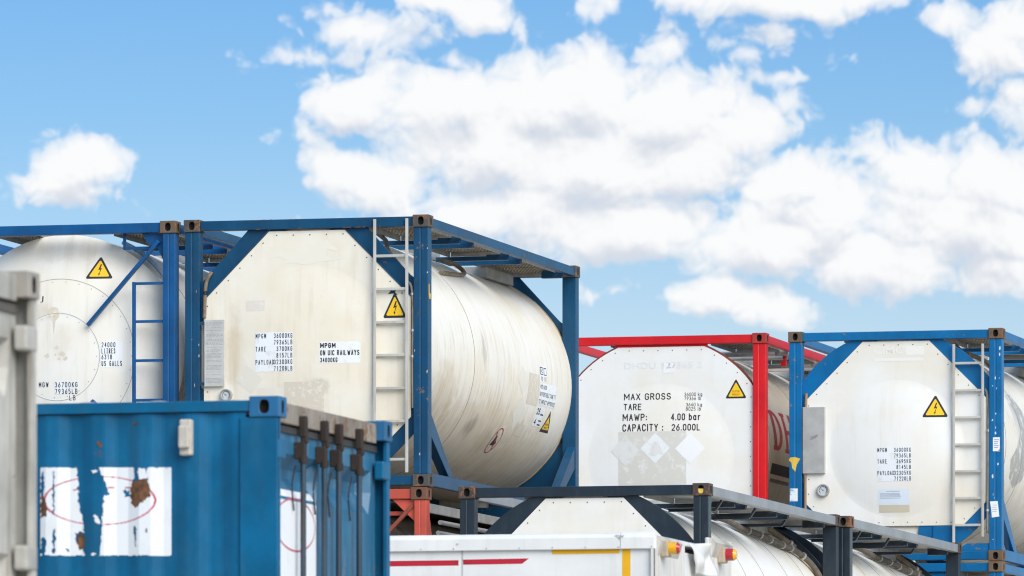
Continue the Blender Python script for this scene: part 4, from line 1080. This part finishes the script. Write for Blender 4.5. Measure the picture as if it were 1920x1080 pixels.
    # weeping stain and scuffs with a shape of their own
    d = Decal(); x, z = ux(99), vz(590, 99)
    d.poly([(x - .06, z + .04), (x - .02, z + .07), (x + .04, z + .06), (x + .06, z - .02), (x + .02, z - .07), (x + .005, z - .2), (x - .01, z - .07), (x - .05, z - .03)], 0)
    d.build('rust_stain', [sheet('weep_stain', (.66, .58, .46), (.79, .76, .70), .9, 16)], mp, hd)
    d = Decal(); x, z = ux(105), vz(664, 105); random.seed(9)
    for k in range(9):
        a, c, s = x + random.uniform(-.12, .12), z + random.uniform(-.06, .06), random.uniform(.01, .035)
        d = Decal(); d.poly([(a - s, c), (a, c - s * .8), (a + s, c - s * .2), (a + s * .4, c + s)], 0)
        d.build('paint_loss', [sheet('scuff_beige', (.68, .61, .5), (.78, .75, .7), .6)], mp, hd)
    hose(root, [on_barrel(.62, 24, .05), on_barrel(.6, 34, .05), on_barrel(.58, 46, .04), on_barrel(.6, 60, .03)], .022, plain('pipe_blue', (.32, .42, .56), .5), 'vent_pipe')
    return root
tank_left()

O0 = shift(M0, -.018, 0.0, -H - .006)
def tank_orange():
    root = empty('tank_container', place(O0), -TH, 'orange framed tank container underneath the large cream tank, mostly hidden', 'tank container', GRP)
    fm = paint('orange_red_paint', (.56, .085, .05), .45, .14, .2, (.3, .06, .04), .25, (.16, .06, .03), .4)
    cm = paint('casting_orange', (.15, .06, .035), .65, .4, .2, None, .75, (.12, .055, .03), .8)
    frame(root, fm, cm, post=.12)
    hd, mp = dished_head(root, paint('ochre_head', (.34, .24, .10), .6, .2, .3, (.2, .13, .05), bump=0), .5, False, .98)
    barrel(root, paint('brown_barrel', (.15, .115, .08), .55, .2, .35, (.07, .05, .035), bump=0), (.9, 1.9, 2.9, 4.2), plain('band_steel', (.5, .48, .44), .4, .5), y0=.58)
    for o in [o for o in root.children if o.name.startswith('side_rail') and max(v.co.z for v in o.data.vertices) > 1.5]: bpy.data.objects.remove(o)
    for (x0, x1) in ((.30, 1.18), (1.22, 2.16)):
        b = MB(); b.box(x0, x1, .55, L - .3, H - .115, H - .10); b.build('walkway', plain('dirty_plate', (.10, .08, .06), .8), root)
    for sx in (0, 1):
        X = lambda x: W - x if sx else x
        b = MB(); b.bar((X(.15), .05, H - .17), (X(1.0), .20, H - 1.0), .035, .05, up=(0, 1, 0)); b.build('diagonal_brace', paint('rusty_orange', (.30, .07, .04), .7, .2, .2, None, .6, (.10, .04, .02), .5), root, bevel=.004)
        b = MB(); b.prism_y([(X(x), z) for x, z in [(.13, H - .118), (.36, H - .108), (.13, H - .33)]], .05, .075); b.build('gusset', fm, root, bevel=.003)
        b = MB(); b.prism_x([(.145, H - .118), (.50, H - .9), (.145, H - .9)], min(X(.03), X(.05)), max(X(.03), X(.05))); b.build('side_web', fm, root)
        # rail, steam pipes and straps along the flank
        b = MB(); b.box(min(X(.10), X(.13)), max(X(.10), X(.13)), .25, L - .25, H - .22, H - .13); b.build('cable_tray', ALUD, root, bevel=.004)
        b = MB()
        for zz, xx in ((H - .30, .07), (H - .40, .09)):
            b = MB(); b.tube([(X(xx), .75, zz), (X(xx), L - .4, zz)], .022); b.build('steam_pipe', ALU, root, smooth=True)
    b = MB(); b.box(.13, W - .13, .12, .145, H - .262, H - .222); b.build('cross_bar', fm, root, bevel=.004)
    b = MB(); b.box(.15, W - .15, L - .15, L - .125, .118, H + .004); b.build('rear_panel', plain('dirty_plate', (.10, .08, .06), .8), root)
    return root
tank_orange()

# ------------------------------------------------------------------ dry box containers (blue one, and the grey one nearest)
def corr(x):
    """trapezoid corrugation: depth behind the outer plane at position x along the wall"""
    p = .278; t = (x / p) % 1.0; a = .25
    if t < a: return 0.0
    if t < .5: return .021 * (t - a) / (.5 - a)
    if t < .75: return .021
    return .021 * (1 - (t - .75) / .25)
def dry_box(loc, label, fm, cm, hm, gm, barm, keeper, key):
    root = empty('shipping_container', loc, -TH, label, 'shipping container')
    LB = 6.058
    for sx in (0, 1):
        for sy in (0, 1):
            for sz in (0, 1):
                casting('corner_casting', root, cm, -LB if sx else 0, W if sy else 0, H if sz else 0, 1 if sx else -1, -1 if sy else 1, -1 if sz else 1, .178, .162, .118)
            X = lambda x: -LB + x if sx else -x
            Y = lambda y: W - y if sy else y
            b = MB()
            if sx == 0:
                # channel-shaped door-end post: wide side plate, narrow end plate
                xs = sorted((X(.012), X(.235))); ys = sorted((Y(.010), Y(.030))); b.box(xs[0], xs[1], ys[0], ys[1], .118, H - .118)
                xs = sorted((X(.012), X(.04))); ys = sorted((Y(.030), Y(.075))); b.box(xs[0], xs[1], ys[0], ys[1], .118, H - .118)
            else:
                xs = sorted((X(.012), X(.16))); ys = sorted((Y(.010), Y(.12))); b.box(xs[0], xs[1], ys[0], ys[1], .118, H - .118)
            b.build('corner_post', fm, root, bevel=.005)
    for sy in (0, 1):
        Y = lambda y: W - y if sy else y
        ys = sorted((Y(.008), Y(.07)))
        b = MB(); b.box(-LB + .178, -.178, ys[0], ys[1], H - .084, H - .022); b.build('side_rail', fm, root, bevel=.005)
        b = MB(); b.box(-LB + .178, -.178, ys[0], ys[1], .02, .16); b.build('side_rail', fm, root, bevel=.005)
        # corrugated wall
        b = MB(); pts = []; x = -LB + .14; st = .278 / 8
        while x < -.19: pts.append(x); x += st / 2
        n = len(pts); vs = [(x, Y(.024 + corr(x)), z) for z in (.16, H - .088) for x in pts]
        b.add(vs, [(i, i + 1, n + i + 1, n + i) for i in range(n - 1)]); wall = b.build('side_panel', fm, root, recalc=False)
        if sy == 0: front = wall
    # roof and blank end
    b = MB(); pts = []; x = -LB + .12
    while x < -.1: pts.append(x); x += .035
    n = len(pts); rz = [H - .026 + .014 * max(-.4, math.sin(x * 2 * math.pi / .42)) for x in pts]
    vs = [(x, y, z) for y in (.075, W - .075) for x, z in zip(pts, rz)] + [(x, y, H - .10) for y in (.075, W - .075) for x in pts]
    b.add(vs, [(i, n + i, n + i + 1, i + 1) for i in range(n - 1)] + [(i + 1, 2 * n + i + 1, 2 * n + i, i) for i in range(n - 1)] + [(n + i, 3 * n + i, 3 * n + i + 1, n + i + 1) for i in range(n - 1)]); b.build('roof', paint(key + '_roof', (.50, .47, .42), .6, .2, .2, bump=0), root, recalc=False)
    b = MB(); b.box(-LB + .03, -LB + .06, .12, W - .12, .118, H - .1); b.build('end_wall', fm, root)
    b = MB(); b.box(-LB + .2, -.1, .075, W - .075, .10, .17); b.build('floor', plain('plywood', (.2, .13, .07), .8), root)
    # door end
    doorm = fm if key == 'grey_box' else paint('faded_door_blue', (.025, .14, .26), .42, .14, .45, (.02, .08, .15), .1, (.06, .03, .018), .2, fade=.6, fade_col=(.13, .24, .35))
    b = MB(); b.box(-.16, -.055, .162, W - .162, H - .135, H - .018); b.build('door_header', hm, root, bevel=.005)
    b = MB(); b.box(-.16, -.03, .162, W - .162, .02, .15); b.build('door_sill', fm, root, bevel=.005)
    XD = -.085; zt, zb = H - .185, .16
    def leaf_depth(y, z, ya, yb):
        def tr(t, a, c, s): return max(0., min(1., (t - a) / s, (c - t) / s))
        d = 0
        for (za, zc) in ((H - .56, H - .30), (H - 1.75, H - 1.25)):
            d = max(d, min(tr(y, ya + .10, yb - .10, .055), max(0., min(1., (z - za) / .13, (zc - z) / .075))))
        return .085 * d
    for (ya, yb, si) in ((.088, 1.212, 0), (1.226, W - .088, 1)):
        ys = [ya, ya + .10, ya + .155] + [ya + .155 + (yb - ya - .31) * k / 6 for k in range(1, 6)] + [yb - .155, yb - .10, yb]
        zs = sorted([zb, zt] + [q for za, zc in ((H - .56, H - .30), (H - 1.75, H - 1.25)) for q in (za, za + .13, zc - .075, zc)])
        b = MB(); n = len(ys)
        b.add([(XD - leaf_depth(y, z, ya, yb), y, z) for z in zs for y in ys], [(j * n + i, j * n + i + 1, (j + 1) * n + i + 1, (j + 1) * n + i) for j in range(len(zs) - 1) for i in range(n - 1)])
        b.box(XD - .045, XD - .002, ya, ya + .03, zb, zt); b.box(XD - .045, XD - .002, yb - .03, yb, zb, zt)
        door = b.build('door', doorm, root)
        b = MB(); b.box(XD - .05, XD + .012, ya - .02, yb + .004, zt, zt + .038); b.build('door_gasket', gm, door)
        for yy in ((1.219 - .60, 1.219 - .155) if si == 0 else (1.219 + .155, 1.219 + .60)):
            b = MB(); b.tube([(-.035, yy, .06), (-.035, yy, H - .30)], .0175, 12); bar = b.build('locking_bar', barm, door, smooth=True)
            b = MB(); b.box(-.058, -.010, yy - .022, yy + .022, H - .20, H - .075); b.box(-.05, -.004, yy - .016, yy + .016, H - .235, H - .19); b.build('cam_keeper', keeper, bar, bevel=.01)
            b = MB(); b.box(XD, -.018, yy - .024, yy + .024, H - .325, H - .225); b.build('bar_bracket', keeper if key == 'blue_box' else barm, bar, bevel=.008)
            b = MB(); b.tube([(-.035, yy, H - .345), (-.035, yy, H - .305)], .027, 12); b.build('bar_collar', keeper, bar)
            b = MB(); b.tube(spline([(XD + .01, yy - .02, H - .36), (XD + .012, yy - .10, H - .48), (XD + .012, yy - .06, H - .62)], 6), .005, 6); b.build('customs_cable', keeper, bar)
        yh = .05 if si == 0 else W - .05
        for zz in (H - .30, H - 1.27, .9, .4):
            b = MB(); s_ = 1 if si == 0 else -1
            b.box(-.07, -.006, min(yh - s_ * .035, yh + s_ * .12), max(yh - s_ * .035, yh + s_ * .12), zz - .05, zz + .06)
            b.build('hinge', fm, door, bevel=.012)
    b = MB(); b.box(XD - .02, XD + .016, 1.2125, 1.2255, zb, zt); b.build('door_gasket', gm, root)
    return root, front, leaf_depth, XD

BLUE = paint('box_blue_paint', (.001, .115, .25), .42, .20, .55, (.012, .085, .17), .26, (.06, .03, .018), .25, fade=.35, fade_col=(.03, .15, .26), spec=.3)
BP = (-1.315 + 0.0, 41.6, 2.819 + CAMZ - H)
def blue_box():
    cm = paint('casting_blue', (.012, .12, .27), .5, .2, .25, None, .38, (.07, .035, .02), .5)
    root, front, ld, XD = dry_box(BP, 'corroded blue corrugated shipping container with a torn white sticker and rusty lock rods', BLUE, cm,
        paint('rusty_header', (.25, .22, .185), .7, .3, .7, (.12, .065, .035), .75, (.11, .06, .03), .4),
        plain('gasket_rubber', (.045, .045, .045), .8), paint('bar_blue', (.018, .045, .075), .45, .3, .8, (.06, .035, .02), .3, (.05, .025, .014), .2), paint('keeper_rust', (.022, .014, .010), .75, .4, .3, None, .35, (.055, .024, .012), .2), 'blue_box')
    bx = lambda u: -(523.4 - u) / 317
    bz = lambda v, u=340: H - (v - 743.5 - 5.6 * (523 - u) / 443) / 330
    wallmap = lambda a, bb, l: (a, .024 + corr(a) - l, bb)
    # breather vent
    b = MB(); b.box(bx(338), bx(361), -.022, .05, bz(855), bz(787)); b.box(bx(338.5), bx(359.5), -.052, -.022, bz(842), bz(799)); b.build('vent', plain('vent_beige', (.50, .46, .40), .6, 0, .15), root, bevel=.012)
    # torn sticker: fine cells, kept or lost by shape
    c5 = lambda x, y: (x / 2.8425, 700 + y / 2.8425)
    blue_ = [[(395, 495), (400, 560), (404, 690), (425, 760), (437, 800), (440, 975), (530, 975), (536, 800), (541, 700), (548, 655), (574, 640), (560, 600), (548, 560), (528, 520), (526, 495)],
             [(698, 495), (706, 540), (700, 580), (686, 610), (760, 620), (782, 560), (776, 530), (782, 495)], [(205, 540), (222, 520), (224, 640), (205, 660)], [(268, 520), (278, 516), (282, 740), (274, 750)], [(272, 830), (284, 822), (288, 870), (278, 960), (270, 955)],
             [(205, 880), (220, 868), (242, 890), (236, 940), (220, 965), (205, 960)], [(384, 850), (410, 836), (440, 850), (440, 960), (425, 930), (395, 905)], [(645, 625), (672, 612), (680, 650), (655, 660)], [(708, 812), (716, 812), (716, 920), (708, 915)], [(343, 932), (356, 935), (352, 950), (344, 946)]]
    rust_ = [[(684, 600), (706, 572), (770, 556), (795, 600), (792, 650), (765, 672), (740, 690), (715, 718), (690, 690), (682, 650)], [(203, 640), (224, 650), (243, 720), (232, 760), (203, 770)], [(398, 860), (425, 845), (440, 880), (436, 930), (405, 940), (402, 905)], [(768, 830), (776, 822), (782, 842), (774, 850)], [(515, 360), (524, 358), (536, 375), (526, 392), (518, 385)], [(700, 265), (722, 258), (728, 270), (706, 274)]]
    white_ = [[(722, 520), (735, 502), (765, 505), (778, 540), (765, 575), (735, 578)], [(484, 518), (500, 512), (520, 518), (512, 530), (490, 530)], [(492, 758), (505, 752), (525, 785), (520, 802), (500, 790)], [(470, 965), (490, 955), (508, 962), (490, 972)]]
    def inside(p, P):
        x, y = p; r = False
        for i in range(len(P)):
            (x1, y1), (x2, y2) = P[i - 1], P[i]
            if (y1 > y) != (y2 > y) and x < (x2 - x1) * (y - y1) / (y2 - y1) + x1: r = not r
        return r
    ST = 4.0
    d = {0: MB()}; rd = [MB() for _ in rust_]
    def cell(mb, X, Y, mi, lift):
        q = []
        for dx, dy in ((0, ST), (ST, ST), (ST, 0), (0, 0)):
            u, v = c5(X + dx, Y + dy); a, bb = bx(u), bz(v, u); q.append(wallmap(a, bb, lift))
        mb.add(q, [(0, 1, 2, 3)], mi)
    Y = 240
    while Y < 985:
        X = 196
        while X < 908:
            n = mnoise.noise(Vector((X * .05, Y * .05, 3.3))) * 9 + mnoise.noise(Vector((X * .17, Y * .17, 8.3))) * 4
            p = (X + n, Y + n * .7)
            isr = [k for k, P in enumerate(rust_) if inside(p, P)]
            if isr: cell(rd[isr[0]], X, Y, 0, .0032)
            elif 200 < X < 903 and 499 + n * .25 < Y < 968 + n * .3:
                if (not any(inside(p, P) for P in blue_)) or any(inside(p, P) for P in white_):
                    e = math.hypot((X - 523) / 297, (Y - 675) / 129)
                    red = .975 < e < 1.018
                    red = red or (abs(Y - 606) < 4 and (565 < X < 600 or 655 < X < 685)) or (375 < X < 398 and abs(Y - 620 + (X - 375) * .3) < 4)
                    cell(d[0], X, Y, 1 if red else 0, .003)
            X += ST
        Y += ST
    redi = plain('sticker_red', (.52, .10, .14), .6)
    wf = sheet('sticker_white', (.80, .82, .84), (.66, .66, .64), .3, 6)
    o = d[0].build('torn_sticker', [wf, redi], front, recalc=False)
    for q in rd:
        if q.v: q.build('rust_patch', [plain('rust_scab', (.13, .06, .028), .9, 0, .5, 30)], front, recalc=False)
    # sticker across the door leaf
    doors = [c for c in root.children if c.name.startswith('door') and not any(w in c.name for w in ('header', 'sill', 'gasket'))]
    dm = lambda a, bb, l: (XD - ld(a, bb, .088, 1.212) + l, a, bb)
    dd = Decal(); dd.rect(.24, 1.06, H - 1.03, H - .50, 0)
    dd.ring(.62, H - .70, .42, .155, .012, 1, 1, 60)
    dd.build('sticker', [wf, redi], dm, doors[0], maxe=.035)
    return root
blue_box()

GREY = paint('box_grey_paint', (.44, .43, .395), .6, .25, .9, (.20, .185, .155), .22, (.16, .11, .07), .3, bump=.01, fade=.4, fade_col=(.33, .31, .27))
GP = (-2.69, 30.24, 2.75 + CAMZ - H)
dry_box(GP, 'pale grey shipping container in the near foreground, cut off by the left edge', GREY, paint('casting_grey', (.34, .31, .27), .6, .15, .3), GREY,
        plain('gasket_grey', (.10, .095, .085), .8), GREY, plain('keeper_grey', (.25, .22, .19), .7), 'grey_box')

# ------------------------------------------------------------------ white trailer in front
def trailer():
    LT, WT, zt = 11.0, 2.5, 2.56 + CAMZ
    xr = (1228 - 960) / 13813 * 52.0
    zb = 1.25
    root = empty('semi_trailer', (xr, 52.0, zb), -TH, 'white box trailer body with red and amber reflective strips and rubber marker lamps', 'trailer')
    hT = zt - zb
    wm = paint('trailer_white', (.79, .79, .775), .35, .05, .28, (.6, .585, .55), .0, bump=.004)
    dirty = paint('trailer_dirty_white', (.70, .68, .64), .5, .08, .55, (.42, .36, .28), .0, bump=.01)
    tx = lambda u: (u - 1228) / 257.5
    tz = lambda v: hT - (v - 997) / 265.6
    b = MB(); b.box(-LT, -.012, .03, WT - .03, 0, hT - .10); side = b.build('body', wm, root)
    # top rail with rounded shoulder, in two lengths
    def rail(xa, xb, dz=0):
        pr = [(.0, hT - .115), (.0, hT - .035), (.012, hT - .010), (.04, hT + dz), (.10, hT + dz), (.10, hT - .115)]
        b = MB(); b.prism_x(pr, xa, xb); return b.build('top_rail', wm, root, bevel=.004)
    rail(-LT, tx(1162)); rail(tx(1163), -.004, .006)
    b = MB(); pr = [(WT - y, z) for y, z in [(.0, hT - .115), (.0, hT - .01), (.10, hT), (.10, hT - .115)]]; b.prism_x(pr, -LT, -.004); b.build('top_rail', wm, root, bevel=.004)
    b = MB(); b.box(-LT, -.01, .10, WT - .10, hT - .05, hT - .02); b.build('roof', wm, root)
    mf = lambda a, bb, l: (a, .03 - l, bb)
    seam = plain('seam_mid_grey', (.46, .46, .45), .7)  # plain grey shared by panel joints and rivets
    for u in (864, 380, -100):
        d = Decal(); d.rect(tx(u) - .006, tx(u) + .006, 0, tz(1027), 0); d.build('panel_seam', [seam], mf, side)
    b = MB(); b.box(-.03, .012, .0, .03, 0, hT - .115); b.build('corner_edge', dirty, root)
    b = MB(); b.box(tx(1228) - .006, tx(1228), -.003, .0, 0, hT - .115); b.build('edge_seal', plain('seal_dark', (.12, .11, .10), .8), root)
    red = sheet('reflex_red', (.50, .012, .03), (.28, .01, .02), .6, 4); amb = sheet('reflex_amber', (.83, .44, .004), (.72, .38, .01), .5, 8)
    d = Decal(); d.rect(tx(600), tx(857), tz(1055), tz(1045), 0); d.build('reflective_strip', [red], mf, side)
    d = Decal(); d.poly([(tx(866), tz(1053.5)), (tx(977), tz(1053)), (tx(990), tz(1043)), (tx(865), tz(1044))], 0); d.build('reflective_strip', [red], mf, side)
    d = Decal(); d.poly([(tx(1034), tz(1036)), (tx(1160), tz(1035.5)), (tx(1160), tz(1020.5)), (tx(1032), tz(1021)), (tx(1034.5), tz(1025)), (tx(1032.5), tz(1030))], 0); d.build('reflective_strip', [amb], mf, side)
    d = Decal(); d.rect(tx(1165), tx(1180.5), 0, tz(1020.5), 0); d.build('reflective_strip', [amb], mf, side)
    b = MB(); b.tube([(tx(857), -.004, tz(1015)), (tx(857), .002, tz(1015))], .008, 8); b.build('rivet', seam, root)
    for k in range(9):
        xx = tx(1222 - 62 * k)
        b = MB(); b.tube([(xx, -.004, hT - .10), (xx, .002, hT - .10)], .0055, 8); b.build('rivet', seam, root)
    d = Decal(); d.poly([(tx(1153), hT - .020), (tx(1158), hT - .014), (tx(1166), hT - .022), (tx(1171), hT - .016), (tx(1168), hT - .034), (tx(1164), hT - .030), (tx(1161), hT - .052), (tx(1158), hT - .032)], 0); d.build('scuff', [sheet('scuff_grey', (.40, .39, .37), (.7, .7, .68), .9, 30)], lambda a, bb, l: (a, .0 - l - .001, bb), root)
    # rear end: two posts with lamps, dented sheet between them, open dark gap
    b = MB(); b.box(-.03, .0, .03, .95, 0, hT - .02); b.build('rear_post', dirty, root, bevel=.008)
    b = MB(); b.box(-.03, .0, 1.72, WT - .02, 0, hT + .045); b.build('rear_post', dirty, root, bevel=.008)
    for (y0, y1, dz) in ((.06, .72, -.02), (1.80, 2.38, .045)):
        b = MB(); b.add([(.0, y0, hT + dz), (.0, y1, hT + dz), (.035, y1, hT + dz - .035), (.035, y0, hT + dz - .035), (.0, y0, hT + dz - .14), (.0, y1, hT + dz - .14)], [(0, 1, 2, 3), (3, 2, 5, 4), (0, 3, 4), (1, 5, 2)])
        b.build('rear_visor', plain('road_dirt_grey', (.44, .42, .38), .7, 0, .25, 6), root)
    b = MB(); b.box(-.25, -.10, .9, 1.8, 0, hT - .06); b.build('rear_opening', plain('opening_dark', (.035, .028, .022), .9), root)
    # dented sheet
    b = MB(); n, m_ = 14, 12; vs = []
    random.seed(2)
    for j in range(m_ + 1):
        for i in range(n + 1):
            s, t = i / n, j / m_
            y = 1.02 + .66 * s + (.16 * (1 - s)) * t; z = hT - .035 - .215 * t + .035 * s * (1 - t)
            x = .012 + .05 * mnoise.noise(Vector((s * 2.2, t * 1.8, 4.2))) + .03 * abs(math.sin(2.4 * (s + t))) + .05 * t * s
            vs.append((x, y, z))
    b.add(vs, [(j * (n + 1) + i, j * (n + 1) + i + 1, (j + 1) * (n + 1) + i + 1, (j + 1) * (n + 1) + i) for j in range(m_) for i in range(n)])
    o = b.build('dented_sheet', wm, root, smooth=True); md = o.modifiers.new('thick', 'SOLIDIFY'); md.thickness = .006
    # straw caught under the sheet
    b = MB(); random.seed(4)
    for k in range(70):
        y = random.uniform(.75, 1.75); z = hT - random.uniform(.28, .36); a = random.uniform(-1, 1)
        b.bar((.0, y, z), (.02 + random.uniform(0, .03), y + .05 * a, z - random.uniform(.01, .10)), .008, .006)
    o = b.build('straw', plain('straw', (.36, .27, .16), .9, 0, .4, 20), root); o['kind'] = 'stuff'
    for (y, z, cols) in ((.22, hT - .105, ('lens_amber', 'lens_red')), (2.06, hT - .068, ('lens_red', 'lens_amber'))):
        LC = {'lens_amber': lens('lens_amber', (.85, .45, .01)), 'lens_red': lens('lens_red', (.50, .015, .03))}
        b = MB(); b.box(.0, .055, y - .06, y + .06, z - .062, z + .058); lamp = b.build('marker_lamp', plain('lamp_rubber', (.46, .38, .28), .7, 0, .2), root, bevel=.01)
        b = MB(); N = 20
        for k, (xa, xb, ra, rb) in enumerate(((.055, .112, .047, .044), (.112, .132, .044, .028))):
            vs = [(x, y + r * math.cos(2 * math.pi * j / N), z + r * math.sin(2 * math.pi * j / N)) for x, r in ((xa, ra), (xb, rb)) for j in range(N)]
            fs = [(j, (j + 1) % N, N + (j + 1) % N, N + j) for j in range(N)] + ([tuple(range(N, 2 * N))] if k else [])
            bb = MB(); bb.add(vs, fs); bb.build('lamp_lens', LC[cols[k]], lamp, smooth=True)
    return root
trailer()
